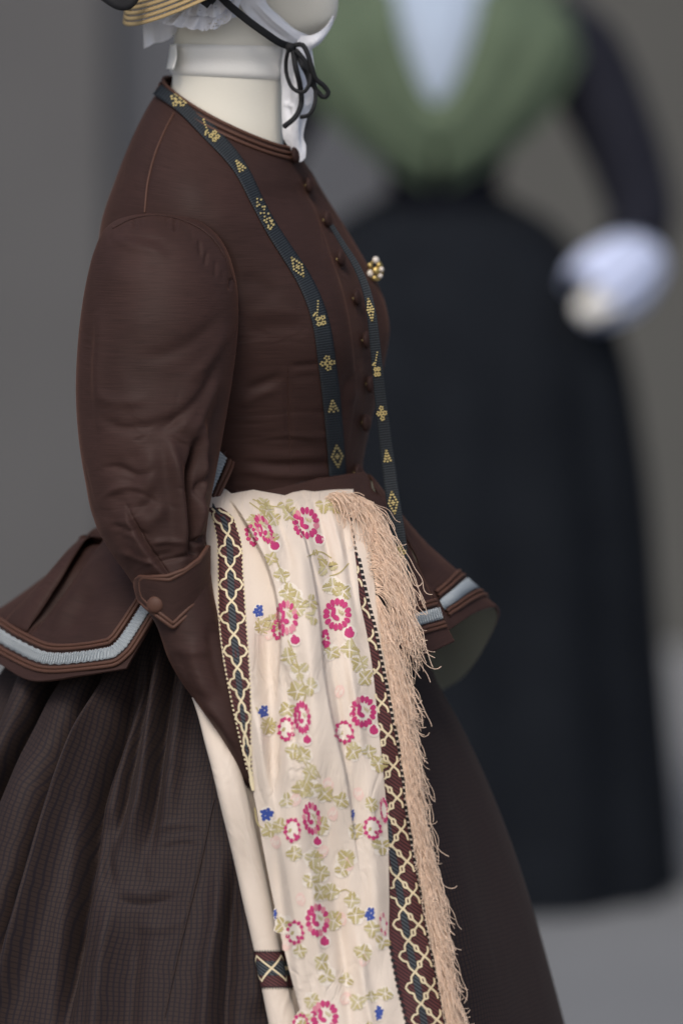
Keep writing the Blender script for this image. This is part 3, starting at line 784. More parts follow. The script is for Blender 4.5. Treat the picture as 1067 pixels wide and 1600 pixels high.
# ================================================================== skirt
skirt = thing('skirt', 'full dark brown finely checked skirt with deep folds beneath the brown jacket', 'skirt')
krow = np.array([(770, 262, 570), (790, 238, 582), (830, 190, 604), (900, 122, 630), (980, 62, 655), (1060, 12, 684), (1130, -36, 722), (1200, -80, 756), (1300, -132, 797), (1400, -178, 832),
                 (1500, -216, 862), (1600, -250, 890), (1900, -330, 955), (2330, -430, 1030)], float)
nk, mk = 330, 720
ki = spl(krow[:, 0], krow, np.r_[np.linspace(770, 1640, 270), np.linspace(1660, 2330, 60)])
ang = np.linspace(0, 2 * math.pi, mk, endpoint=False)       # 0 = +x, 90 deg = towards camera
SK = np.zeros((nk, mk, 3)); UVK = np.zeros((nk, mk + 1, 2))
zacc = 0
for i, (py, xl, xr) in enumerate(ki):
    c0 = W((xl + xr) / 2, py, BODY_Y); hw = (xr - xl) / 2 / 1500.0
    t = (py - 770) / 830
    rg = np.random.default_rng(3)
    dr = np.zeros(mk)
    # gathered folds: strong at the back (-x) and far side, dying out over the smooth front gore
    back_w = np.clip((-np.cos(ang) + 0.25) / 0.8, 0, 1) * np.clip(np.abs(np.angle(np.exp(1j * (ang - math.radians(100))))) / 0.9 - .3, 0, 1)
    dr += back_w * 0.020 * min(1, t * 2 + .2) * np.sin(ang * 17 + 1.2 * np.sin(ang * 3) + 0.25 * math.sin(t * 3))
    dr += 0.004 * np.sin(ang * 9 + 1.0) * min(1, t * 1.5)
    rx = hw + dr; ry = hw * 0.95 + dr
    SK[i, :, 0] = c0[0] + rx * np.cos(ang); SK[i, :, 1] = c0[1] - ry * np.sin(ang); SK[i, :, 2] = c0[2]
SK[-1, :, 2] = 0.004
SK[:, :, 2] = np.maximum(SK[:, :, 2], 0.004)
stk = [([(90, 960), (45, 1085), (10, 1165), (-40, 1290)], 15, .016), ([(130, 960), (85, 1075), (40, 1165), (5, 1235), (-60, 1400)], 12, -.044), ([(160, 960), (112, 1070), (66, 1158), (34, 1244), (-4, 1330), (-60, 1480)], 12, .018),
       ([(180, 960), (140, 1085), (92, 1175), (60, 1275), (20, 1390), (-40, 1580)], 13, -.042), ([(212, 960), (174, 1060), (131, 1158), (97, 1257), (58, 1395), (13, 1546), (-30, 1700)], 16, .034),
       ([(240, 960), (207, 1070), (170, 1180), (148, 1245), (138, 1320), (120, 1440), (90, 1680)], 12, -.042), ([(262, 940), (240, 1090), (222, 1230), (196, 1360)], 10, .013), ([(250, 940), (220, 1110), (192, 1260), (178, 1360)], 8, -.020),
       ([(288, 940), (260, 1110), (240, 1260), (232, 1360)], 9, -.022), ([(310, 940), (278, 1130), (258, 1320)], 14, .010), ([(175, 1255), (168, 1330), (180, 1400)], 12, -.008),
       ([(165, 1396), (205, 1412), (250, 1410), (290, 1392)], 5, -.0030), ([(180, 1385), (225, 1396), (275, 1380)], 8, .0025), ([(245, 1330), (282, 1320), (315, 1322)], 5, -.0022), ([(225, 1300), (280, 1288), (325, 1290)], 6, .002),
       ([(185, 1400), (180, 1350), (200, 1290), (222, 1240)], 9, .004), ([(232, 1280), (222, 1340), (232, 1400)], 8, -.0025), ([(200, 1440), (250, 1450), (300, 1430)], 10, .002), ([(240, 1200), (290, 1210), (330, 1200)], 12, -.002),
       ([(335, 1250), (311, 1360), (276, 1503), (255, 1600)], 2.5, .0025, 'step'), ([(345, 1300), (340, 1420), (325, 1520), (312, 1720)], 13, .011), ([(372, 1320), (362, 1450), (346, 1720)], 11, -.014),
       ([(178, 1380), (160, 1500), (140, 1700)], 15, .012), ([(218, 1400), (205, 1520), (190, 1700)], 18, -.010), ([(395, 1450), (400, 1600)], 16, .008),
       ([(700, 1150), (745, 1300), (790, 1500)], 30, -.004), ([(690, 1250), (720, 1400), (745, 1600)], 26, .004)]
SK = sculpt(SK, stk, True)
Lv = np.r_[0, np.cumsum(np.linalg.norm(np.diff(SK, axis=0), axis=2).mean(1))]
au = np.linspace(0, 2 * math.pi, mk + 1) * 0.34
uvk = np.stack(np.broadcast_arrays(au[None, :], Lv[:, None]), -1)
grid('skirt_cloth', SK, M['skirt'], skirt, closed=True, uv=uvk)
bK = bvh_of(SK, True)
p_, _ = on_body([(335, 1250), (311, 1360), (276, 1503), (258, 1590)], 60, 0.0004, bK, -.2)
tube('gore_seam', p_, 0.0007, M['skirt'], skirt, 6)
wb = loft([(752, 268, 566, BODY_Y, .110, 0), (776, 262, 572, BODY_Y, .112, 0)], 8, 80)
grid('waistband', wb, M['skirt'], skirt, closed=True)

# ================================================================== shawl
shawl = thing('shawl', 'cream silk shawl with pink brocade flowers, maroon lattice border and fringe hung from the waist', 'shawl')
LEFT = ([770, 778, 795, 830, 900, 960, 1030, 1100, 1150, 1200, 1240, 1330, 1420, 1500, 1600, 1760], [328, 322, 316, 320, 330, 338, 349, 363, 374, 386, 396, 412, 430, 448, 474, 512])
RIGHT = ([770, 800, 850, 900, 950, 1000, 1050, 1130, 1200, 1250, 1300, 1400, 1500, 1600, 1760], [552, 566, 577, 584, 590, 598, 606, 621, 630, 636, 643, 660, 678, 697, 728])
BL = ([770, 800, 840, 870, 905, 937, 980, 1031, 1080, 1125, 1143, 1229, 1300, 1400, 1480, 1520, 1600, 1760], [543, 546, 550, 555, 559, 562, 571, 580, 586, 590, 592, 601, 606, 608, 609, 616, 634, 668])
BR = ([770, 800, 840, 870, 905, 937, 980, 1031, 1080, 1125, 1143, 1229, 1267, 1300, 1397, 1467, 1540, 1600, 1760], [544, 547, 552, 558.5, 566, 573, 584, 594, 604, 612, 616, 629, 633, 638, 656, 668, 683, 694, 725])
cL = lambda y: spl(*LEFT, y); cR = lambda y: spl(*RIGHT, y); bL = lambda y: spl(*BL, y); bR = lambda y: spl(*BR, y)
YB = ([770, 778, 800, 850, 900, 1000, 1100, 1200, 1300, 1400, 1600, 1760], [-.100, -.118, -.142, -.178, -.206, -.250, -.280, -.298, -.308, -.318, -.352, -.384])
FOLDS = [  # (path, width px, height m, kind)
    (path([(352, 772), (371, 797), (396, 840), (418, 886), (432, 937), (438, 985), (436, 1040), (428, 1120)], 40), 2.2, -.020, 'step'),
    (path([(436, 778), (452, 800), (473, 834), (487, 886), (501, 975), (506, 1040), (520, 1125), (540, 1205), (552, 1290), (566, 1400)], 50), 1.8, .017, 'step'),
    (path([(452, 810), (470, 880), (480, 980), (486, 1080), (490, 1200), (492, 1340)], 40), 18, .010, 'g'),
    (path([(405, 900), (418, 1000), (424, 1100), (430, 1200), (440, 1330)], 40), 17, -.015, 'g'),
    (path([(360, 900), (375, 1010), (392, 1120), (415, 1240)], 40), 22, .006, 'g'),
    (path([(440, 1040), (450, 1180), (462, 1300), (476, 1420), (500, 1600)], 40), 26, .014, 'g'),
    (path([(500, 1230), (515, 1330), (530, 1450), (548, 1600)], 40), 20, -.008, 'g'),
    (path([(525, 830), (545, 960), (556, 1080), (566, 1190)], 40), 16, .007, 'g'),
    (path([(575, 1180), (582, 1300), (588, 1420), (590, 1540)], 40), 16, .008, 'g'),
    (path([(500, 800), (513, 860), (530, 960)], 30), 9, -.004, 'g'),
    (path([(404, 785), (430, 850), (452, 930)], 30), 9, .003, 'g'),
    (path([(380, 776), (405, 800), (432, 850)], 30), 8, -.004, 'g'),
]
for x0, x1, y0, y1, w_, h_ in [(398, 450, 772, 960, 7, .004), (414, 462, 774, 900, 5, -.004), (462, 516, 772, 960, 6, .005), (486, 532, 770, 930, 6, -.005), (508, 546, 770, 900, 5, .004), (530, 566, 771, 1010, 5, -.004),
                               (372, 398, 960, 1190, 7, -.004), (404, 424, 1080, 1300, 8, .005), (438, 468, 1000, 1220, 6, -.004), (462, 488, 1020, 1290, 7, .004), (512, 548, 1010, 1260, 6, -.004), (540, 574, 1000, 1220, 7, .004),
                               (430, 462, 1290, 1560, 8, -.005), (482, 516, 1300, 1620, 8, .004), (520, 556, 1380, 1700, 9, -.005), (552, 600, 1420, 1700, 9, .006), (455, 500, 1450, 1720, 8, .004), (348, 358, 830, 1010, 6, .003)]:
    xm = (x0 + x1) / 2 + rng.uniform(-5, 5)
    FOLDS.append((path([(x0, y0), (xm, (y0 + y1) / 2), (x1, y1)], 24), w_, h_, 'g'))
def shawl_Y0(px, py):
    l = cL(py); r = cR(py); u = np.clip((px - l) / (r - l), 0, 1.1)
    Y = spl(*YB, py) + 0.075 * np.maximum(u - .35, 0) ** 1.8 + 0.010 * np.clip(.12 - u, 0, 1) / .12
    q = np.stack([px, py], -1).reshape(-1, 2); Yf = Y.reshape(-1).copy()
    for pts, w, h, kind in FOLDS:
        mg = 110 if kind == 'step' else w * 3
        lo_, hi_ = pts.min(0) - mg, pts.max(0) + mg
        sel = np.nonzero((q[:, 0] > lo_[0]) & (q[:, 0] < hi_[0]) & (q[:, 1] > lo_[1]) & (q[:, 1] < hi_[1]))[0]
        d, sg_, al = polydist(q[sel], pts[::2])
        e = np.clip(np.minimum(al * (7 if kind == 'step' or pts[0, 1] < 830 else 3), (1 - al) * 2.6), 0, 1); tp = e * e * (3 - 2 * e)
        if kind == 'step':
            xr = -sg_ * d * (1 if h > 0 else -1)
            Yf[sel] -= abs(h) * tp * (1 / (1 + np.exp(np.clip(4 * xr / w, -40, 40)))) * np.exp(-(np.minimum(xr, 0) / 42.0) ** 2)
        else:
            Yf[sel] -= h * tp * np.exp(-(d / w) ** 2)
    Y = Yf.reshape(Y.shape)
    return Y + 0.0012 * np.sin(px * .11 + py * .013) * np.sin(py * .017 + px * .02)
HX0, HY0, HS = 290.0, 760.0, 1.0
_hx = np.arange(HX0, 770, HS); _hy = np.arange(HY0, 1775, HS)
HF = shawl_Y0(*np.meshgrid(_hx, _hy))
def shawl_Y(px, py):
    px, py = np.broadcast_arrays(np.asarray(px, float), np.asarray(py, float))
    u = np.clip((px - HX0) / HS, 0, len(_hx) - 1.001); v = np.clip((py - HY0) / HS, 0, len(_hy) - 1.001)
    j = u.astype(int); i = v.astype(int); b = u - j; a = v - i
    return HF[i, j] * (1 - a) * (1 - b) + HF[i, j + 1] * (1 - a) * b + HF[i + 1, j] * a * (1 - b) + HF[i + 1, j + 1] * a * b
def S(px, py, lift=0.0):
    return W(px, py, shawl_Y(px, py) - lift)
ns, ms = 560, 270
pyg = np.r_[np.linspace(770, 1760, ns)]
ug = np.linspace(0, 1, ms)
PX = cL(pyg)[:, None] * (1 - ug) + cR(pyg)[:, None] * ug
topc = lambda x: np.interp(x, [310, 322, 336, 345, 356, 365, 380, 396, 412, 430, 446, 458, 474, 490, 520, 560, 600], [794, 788, 770, 767, 772, 777, 774, 771, 774, 777, 780, 775, 772, 774, 771, 770, 772])
PY = np.maximum(pyg[:, None] + 0 * PX, 0)
TOP = topc(PX)
PY = TOP + (PY - 770) * (1760 - TOP) / 990
# x from the true row
PX = cL(PY) * (1 - ug) + cR(PY) * ug
PS = S(PX, PY)
# the top rolls over backwards towards the waist
roll = []
for k in range(10, 0, -1):
    a = k / 10
    r0 = PS[0].copy(); r0[:, 1] += 0.05 * a; r0[:, 2] += 0.004 * math.sin(a * math.pi) - 0.012 * a * a
    roll.append(r0)
uvs = np.stack([PX / 1500, PY / 1500], -1)
uvr = np.repeat(uvs[:1], 10, 0)
cloth = grid('shawl_cloth', np.concatenate([np.array(roll), PS], 0), M['cream'], shawl, uv=np.concatenate([uvr, uvs], 0), thick=0.0012, offset=1)
# make sure the lifted pieces clear the solidified face
EPS = 0.0005

def strip_px(f0, f1, y0, y1, n, m, lift):
    y = np.linspace(y0, y1, n)[:, None]; u = np.linspace(0, 1, m)[None]
    x = f0(y) * (1 - u) + f1(y) * u; yy = y + 0 * x
    return S(x, yy, lift), np.stack([x / 1500, yy / 1500], -1)

LBa = lambda y: spl([792, 800, 830, 900, 960, 1030, 1100, 1150, 1200, 1240], [322, 328, 337, 341, 342, 350, 363, 374, 386, 396], y)
LBb = lambda y: spl([792, 800, 830, 900, 960, 1030, 1100, 1150, 1200, 1240], [344, 356, 372, 380, 384, 389, 392, 392, 394, 397], y)
def strip_border(name, fa, fb, y0, y1, n=200, m=16):
    P, uv = strip_px(fa, fb, y0, y1, n, m, EPS)
    return grid(name, P, M['border'], cloth, uv=uv)
lb = strip_border('border', LBa, LBb, 793, 1238)
rb = strip_border('border', bL, lambda y: bR(y), 862, 1755, 320, 18)

CH_ = [(0, 0), (.30, .13), (.36, .20), (.36, .32), (.70, .36), (.92, .50), (.70, .64), (.36, .68), (.36, .80), (.30, .87), (0, 1)]
def ribbon_px(pts, w, lift, clip=None, step=3.0):
    """thin woven line following the surface, returned as quads"""
    a = np.asarray(pts, float); s_ = np.r_[0, np.cumsum(np.linalg.norm(np.diff(a, axis=0), axis=1))]
    n = max(2, int(s_[-1] / step) + 1)
    q = np.stack([np.interp(np.linspace(0, s_[-1], n), s_, a[:, k]) for k in (0, 1)], -1)
    t = np.gradient(q, axis=0); t /= np.linalg.norm(t, axis=1, keepdims=True) + 1e-9
    nn = np.stack([-t[:, 1], t[:, 0]], -1)
    A = q + nn * w / 2; B = q - nn * w / 2
    if clip is not None:
        ok = clip(q[:, 0], q[:, 1])
    else: ok = np.ones(n, bool)
    A3 = S(A[:, 0], A[:, 1], lift); B3 = S(B[:, 0], B[:, 1], lift)
    return [(A3[i], A3[i + 1], B3[i + 1], B3[i]) for i in range(n - 1) if ok[i] and ok[i + 1]]
def chain(center, half, y0, period, n, w=3.6, clip=None, lift=EPS + .0010, lo_edge=None):
    polys = []; dark = []
    for k in range(n):
        for sgn in (-1, 1):
            pts = []
            for a, b in CH_:
                y = y0 + (k + b) * period
                pts.append((float(center(y)) + sgn * a * float(half(y)), y))
            polys += ribbon_px(pts, w, lift, clip)
        # dark centre lozenge
        ys = y0 + (k + np.array([.06, .2, .35, .5, .65, .8, .94])) * period
        wd = np.array([.04, .24, .26, .26, .26, .24, .04])
        c = np.array([float(center(y)) for y in ys]); h = np.array([float(half(y)) for y in ys])
        if clip is None or clip(c[3], ys[3]):
            xl = c - wd * h; xr = c + wd * h
            if lo_edge is not None:
                xl = np.maximum(xl, lo_edge(ys) + .5); xr = np.maximum(xr, xl)
            A = S(xl, ys, lift - .0003); B = S(xr, ys, lift - .0003)
            dark.append((A, B, xl, xr, ys))
    return polys, dark
def add_dark(dark, parent):
    for A, B, xl, xr, ys in dark:
        P = np.stack([A, (A + B) / 2, B], 1)
        uv = np.stack([np.stack([xl, (xl + xr) / 2, xr], 1) / 1500, np.stack([ys] * 3, 1) / 1500], -1)
        grid('lozenge', P, M['bordark'], parent, uv=uv)
cen = lambda y: (LBa(y) + LBb(y)) / 2; hal = lambda y: (LBb(y) - LBa(y)) / 2
inL = lambda x, y: (x > LBa(y) - 1) & (x < LBb(y) + 1) & (y < 1236) & (y > 794)
po, dk = chain(cen, hal, 783, 52, 9, 3.2, inL)
link('lattice', poly_mesh(po), M['ivory'], lb, False); add_dark(dk, lb)
inR = lambda x, y: (x > bL(y)) & (x < bR(y) - 1) & (y > 872)
po, dk = chain(lambda y: bR(y) - 31, lambda y: 21 + 0 * y, 1222 - 49.5 * 8, 49.5, 19, 3.0, inR, lo_edge=bL)
po2, _ = chain(lambda y: bR(y) - 10.5, lambda y: 21 + 0 * y, 1222 - 49.5 * 8.5, 49.5, 19, 3.2, inR)
link('lattice', poly_mesh(po + po2), M['ivory'], rb, False); add_dark(dk, rb)
# picot edges
def dashes(f, y0, y1, step, w, l, lift, alt=None):
    out = []
    y = y0
    while y < y1:
        x = float(f(y)); x2 = float(f(y + l))
        out.append(S(np.array([x - w, x + w, x2 + w, x2 - w]), np.array([y, y, y + l, y + l]), lift)); y += step
    return poly_mesh(out)
link('edge_stitch', dashes(LBa, 800, 1200, 7, 1.3, 3.2, EPS + .0004), M['ivory'], lb, False)
link('edge_stitch', dashes(LBb, 800, 1230, 7, 1.3, 3.2, EPS + .0004), M['ivory'], lb, False)
link('edge_stitch', dashes(lambda y: bR(y) + 2.0, 872, 1750, 9, 2.6, 5.6, EPS + .0002), M['blackthread'], rb, False)
link('edge_stitch', dashes(bR, 800, 874, 9, 1.8, 5, EPS + .0002), M['blackthread'], rb, False)
link('edge_stitch', dashes(lambda y: bL(y) + 1.5, 1478, 1750, 10, 3.2, 5, EPS + .0005), M['blackthread'], rb, False)

# ---- brocade motifs, woven a little proud of the silk
def rot(x, y, a): return x * math.cos(a) - y * math.sin(a), x * math.sin(a) + y * math.cos(a)
class Motif:
    def __init__(self): self.p = []; self.m = []
    def add(self, pts, mi, lift):
        a = np.array(pts, float)
        c = a.mean(0)
        c3 = S(c[0], c[1], lift); r3 = S(a[:, 0], a[:, 1], lift)
        if np.ptp(r3[:, 1]) > 0.024: return
        n = len(a); rad = np.abs(a - c).max(); prev = r3
        for f in ((.66, .33) if rad > 8 else (.5,) if rad > 3.5 else ()):      # inner rings so the patch follows the folds
            q = c + (a - c) * f; cur = S(q[:, 0], q[:, 1], lift)
            for i in range(n):
                self.p.append((prev[i], prev[(i + 1) % n], cur[(i + 1) % n], cur[i])); self.m.append(mi)
            prev = cur
        for i in range(n):
            self.p.append((c3, prev[i], prev[(i + 1) % n])); self.m.append(mi)
    def build(self, name, mats):
        if self.p: return link(name, poly_mesh(self.p, self.m), mats, cloth, False)
FM = [M['pink'], M['silkwhite'], M['palepink'], M['olive'], M['blue'], M['midpink'], M['paleolive']]
def ell(cx, cy, rx, ry, a, n=14, jit=0.0):
    out = []
    for k in range(n):
        t = 2 * math.pi * k / n; j = 1 + jit * rnd.uniform(-1, 1)
        x, y = rot(rx * j * math.cos(t), ry * j * math.sin(t), a); out.append((cx + x, cy + y))
    return out
def big_flower(cx, cy, rx, ry, tilt=0.0, pale=False, xmax=None):
    mo = Motif(); n = 15
    mo.add(ell(cx, cy, rx * 1.13, ry * 1.12, tilt, 20, .05), 1, EPS)
    for k in range(n):
        t = 2 * math.pi * (k + rnd.uniform(-.12, .12)) / n; dt = math.pi / n * rnd.uniform(.93, 1.06)
        pts = []
        for r_, tt in ((.58, -.5), (.75, -.98), (.93, -.92), (1.06, -.35), (1.06, .35), (.93, .92), (.75, .98), (.58, .5)):
            x, y = rot(rx * r_ * math.cos(t + dt * tt), ry * r_ * math.sin(t + dt * tt), tilt); pts.append((cx + x, cy + y))
        mo.add(pts, 2 if pale and k % 3 else (5 if rnd.random() < .22 else 0), EPS + .0004)
        t1 = t + math.pi / n; seg = []
        for r_, tt in ((.70, -.5), (.98, -.5), (.98, .5), (.70, .5)):
            x, y = rot(rx * r_ * math.cos(t1 + .5 * dt * tt), ry * r_ * math.sin(t1 + .5 * dt * tt), tilt); seg.append((cx + x, cy + y))
        mo.add(seg, 5 if rnd.random() < .6 else 2, EPS + .0002)
    if rx > 9:
        # heart-shaped dark folds on the lower left, pale cup with olive stamens on the upper right
        for (ox, oy, sx, sy, aa) in ((-.30, -.12, .17, .34, .25), (-.10, .22, .30, .17, .5), (-.36, -.38, .13, .16, 0)):
            x, y = rot(rx * ox, ry * oy, tilt); mo.add(ell(cx + x, cy + y, rx * sx, ry * sy, tilt + aa, 9, .08), 0, EPS + .0004)
        for k in range(4):
            x, y = rot(rx * (.10 + .11 * k), ry * (-.22 + .05 * k), tilt); mo.add(ell(cx + x, cy + y, rx * .035, ry * .17, tilt + .25 * k - .3, 6), 3, EPS + .0004)
    mo.build('flower', FM)
def small_flower(cx, cy, rx, ry, tilt=0.0):
    mo = Motif()
    mo.add(ell(cx, cy, rx * 1.15, ry * 1.1, tilt, 16, .08), 2, EPS)
    mo.add(ell(cx, cy, rx * .82, ry * .82, tilt, 14, .05), 1, EPS + .0002)
    n = 11
    for k in range(22):                       # thin rose outline joining the petal tips
        t0, t1 = 2 * math.pi * k / 22, 2 * math.pi * (k + 1) / 22; seg = []
        for r_, tt in ((.80 + .06 * math.sin(5 * t0), t0), (.97 + .06 * math.sin(5 * t0), t0), (.97 + .06 * math.sin(5 * t1), t1), (.80 + .06 * math.sin(5 * t1), t1)):
            x, y = rot(rx * r_ * math.cos(tt), ry * r_ * math.sin(tt), tilt); seg.append((cx + x, cy + y))
        mo.add(seg, 5 if k % 3 else 0, EPS + .0003)
    for k in range(n):
        t = 2 * math.pi * (k + rnd.uniform(-.2, .2)) / n
        x, y = rot(rx * .92 * math.cos(t), ry * .92 * math.sin(t), tilt)
        mo.add(ell(cx + x, cy + y, 4.0 if k % 2 else 3.0, 3.1, t, 7, .15), 0, EPS + .0004)
    for (ox, oy, a) in ((-.45, .05, .4), (.2, .45, -.3)):
        for k in range(3):
            x, y = rot(rx * (ox + .12 * k), ry * oy, tilt); mo.add(ell(cx + x, cy + y, .9, ry * .22, tilt + a, 6), 3 if ox < 0 else 0, EPS + .0004)
    mo.build('flower', FM)
def pink_bud(cx, cy, r, a=0.0):
    mo = Motif()
    mo.add(ell(cx, cy + 1, r * 1.25, r * 1.35, a, 12, .05), 1, EPS + .0002)
    for (ox, oy, sx, sy) in ((-.45, .1, .42, .75), (.1, -.1, .42, .8), (.55, .2, .38, .62), (.05, .65, .5, .35), (-.1, -.7, .3, .35)):
        x, y = rot(r * ox, r * oy, a); mo.add(ell(cx + x, cy + y, r * sx, r * sy, a, 8, .1), 0, EPS + .0004)
    mo.build('bud', FM)
def blue_bud(cx, cy, rx, ry):
    mo = Motif()
    mo.add(ell(cx, cy, rx * 1.1, ry * 1.1, 0, 14, .06), 1, EPS + .0002)
    for k in range(13):
        r_ = math.sqrt((k + .3) / 13) * .86; t = k * 2.39996 + rx
        mo.add(ell(cx + rx * r_ * math.cos(t), cy + ry * r_ * math.sin(t), max(.9, rx * .32), ry * .26, .4, 7, .15), 4, EPS + .0004)
    mo.build('bud', FM)
def leaf(mo, x, y, L_, w, a):
    """pointed lobed leaf in two halves with a pale vein between"""
    for sgn in (-1, 1):
        pts = []
        for t, k in ((0.0, .05), (.14, .55), (.28, 1.0), (.37, .5), (.46, .9), (.58, 1.05), (.66, .5), (.78, .72), (.9, .4), (1.0, .05)):
            u, v = rot(L_ * t, sgn * (w * k + .75), a); pts.append((x + u, y + v))
        u, v = rot(L_ * .5, sgn * .85, a); pts.append((x + u, y + v))
        mo.add(pts, 3 if rnd.random() < .55 else 6, EPS + .0003 + rnd.uniform(0, .0001))
def spray(cx, cy, n=4, size=13, a0=None):
    mo = Motif(); a0 = rnd.uniform(0, 6.28) if a0 is None else a0
    mo.add(ell(cx, cy, size * 1.12, size * 1.0, rnd.uniform(0, 3), 14, .16), 1, EPS - .0001)
    for k in range(n):
        a = a0 + k * 2 * math.pi / n + rnd.uniform(-.35, .35); s = size * rnd.uniform(.8, 1.15)
        leaf(mo, cx + 1.5 * math.cos(a), cy + 1.5 * math.sin(a), s, s * .42, a)
    mo.build('leaf_spray', FM)
def stem(pts, w=1.8, mi=3):
    mo = Motif(); q = path(pts, 14)
    t = np.gradient(q, axis=0); t /= np.linalg.norm(t, axis=1, keepdims=True); nn = np.stack([-t[:, 1], t[:, 0]], -1) * w / 2
    for i in range(len(q) - 1):
        mo.add([q[i] + nn[i], q[i + 1] + nn[i + 1], q[i + 1] - nn[i + 1], q[i] - nn[i]], mi, EPS + .0003)
    mo.build('stem', FM)

for a in [(413, 827, 11, 25, -.50), (478, 817, 20, 24, -.2), (448, 965, 17, 26, -.1), (527, 960, 21, 24, .05), (472, 1121, 13, 25, -.08), (567, 1112, 20, 24, .05), (487, 1279, 14, 25, -.12),
          (496, 1438, 18, 25, -.05), (507, 1588, 21, 24, 0), (520, 1715, 20, 22, 0)]:
    big_flower(*a)
big_flower(600, 1266, 6, 20, -.1); big_flower(599, 1444, 6, 18, -.1, True)
for a in [(393, 836, 7, 16, -.3), (435, 983, 8, 15, .1), (447, 1139, 12, 18, .0), (538, 1144, 14, 17, -.2), (457, 1297, 12, 18, 0), (582, 1294, 13, 17, -.2), (461, 1457, 13, 18, 0), (509, 998, 4, 13, -.1), (470, 1600, 12, 15, 0)]:
    small_flower(*a)
for a in [(429, 852, 8, -.5), (499, 842, 8, -.3), (461, 999, 8, -.2), (546, 988, 9, .3), (480, 1155, 7, 0), (584, 1140, 8, .1), (496, 1314, 7, 0), (507, 1470, 8, 0), (520, 1622, 8, 0)]:
    pink_bud(*a)
for a in [(404, 955, 8, 11), (412, 1112, 8, 11), (417, 1272, 11, 11), (578, 1429, 8, 12), (592, 1583, 7, 12), (551, 1273, 2.5, 10), (430, 1428, 2.5, 9)]:
    blue_bud(*a)
# olive foliage (crop coordinates read off the photograph)
L1 = [(300, 750, .4686, [(240, 80), (215, 135), (325, 115), (310, 78), (440, 78), (480, 90), (265, 262), (300, 318), (318, 375), (345, 395), (415, 255), (450, 290), (470, 355), (395, 405), (408, 455), (505, 372),
                         (268, 470), (232, 490), (322, 590), (360, 640), (352, 705), (465, 575), (525, 565), (560, 612), (578, 660), (255, 815), (320, 765), (395, 690), (265, 195), (350, 430), (275, 130), (250, 100)]),
      (300, 1100, .4311, [(275, 85), (365, 170), (405, 185), (428, 250), (438, 310), (480, 325), (585, 172), (640, 172), (675, 215), (540, 350), (595, 460), (650, 365), (285, 455), (318, 440), (372, 540), (438, 560), (468, 612),
                          (465, 682), (505, 680), (690, 515), (515, 785), (580, 712), (592, 765), (655, 815), (690, 865), (330, 800), (390, 895), (470, 935), (488, 985), (600, 1080), (650, 1060), (700, 1050), (435, 1075), (405, 1140),
                          (345, 350), (470, 440), (560, 560), (400, 310), (545, 600), (430, 640), (560, 1000), (620, 900), (640, 1180), (470, 1260), (560, 1300), (620, 1380)])]
for ox, oy, sc, pts in L1:
    for (x, y) in pts:
        spray(ox + x * sc, oy + y * sc, rnd.choice([3, 4, 4, 5]), rnd.uniform(10, 15))
for a in [[(404, 965), (408, 985), (418, 990)], [(398, 1262), (405, 1290), (425, 1300)], [(400, 1105), (420, 1130), (432, 1128)], [(395, 780), (420, 790), (452, 792)], [(390, 785), (410, 800), (420, 812)],
          [(480, 870), (500, 862), (518, 872)], [(515, 900), (530, 895), (545, 880)], [(455, 1165), (475, 1190), (488, 1215)], [(500, 1215), (492, 1200), (478, 1190)], [(490, 1330), (500, 1350), (498, 1380)],
          [(450, 1000), (462, 1030), (470, 1060)], [(470, 1060), (478, 1080), (474, 1098)], [(545, 990), (560, 1020), (570, 1050)], [(520, 1400), (540, 1390), (555, 1402)], [(430, 870), (442, 900), (455, 930)]]:
    stem(a)
for (x, y) in [(462, 1249), (431, 1316), (513, 1225), (520, 1272), (533, 1436), (449, 1475), (470, 1405), (420, 990), (505, 1330), (560, 1240), (530, 1080), (545, 1350), (570, 1500), (540, 1560)]:
    mo = Motif(); mo.add(ell(x, y, 8, 11, rnd.uniform(-.4, .4), 12, .12), 2, EPS)
    for k in range(4): mo.add(ell(x - 5 + 3 * k, y + rnd.uniform(-3, 3), 1.0, 5, .2, 6), 1, EPS + .0002)
    mo.build('flower', FM)

# ---- the other end of the shawl, rolled behind
tl = np.array([(1090, 300, 322, 0), (1110, 307, 338, 0), (1160, 320, 362, 0), (1230, 339, 384, 0), (1340, 367, 410, 0), (1480, 396, 438, 0), (1540, 408, 450, 0), (1600, 420, 468, 0), (1760, 452, 506, 0)], float)
yv = np.linspace(1090, 1760, 180)
ti = spl(tl[:, 0], tl, yv)
an = np.linspace(-0.15, 1.12, 60) * math.pi
tY = spl([1090, 1200, 1400, 1600, 1760], [-.232, -.268, -.282, -.312, -.340], yv)
def tail_pt(i_y, a, lift=0.0):
    c = (ti[i_y, 1] + ti[i_y, 2]) / 2; h = (ti[i_y, 2] - ti[i_y, 1]) / 2
    return W(c - h * np.cos(a), yv[i_y] + 0 * a, tY[i_y] - (h / 1500 * .75 + lift) * np.sin(a))
PT = np.stack([tail_pt(i, an) for i in range(len(yv))])
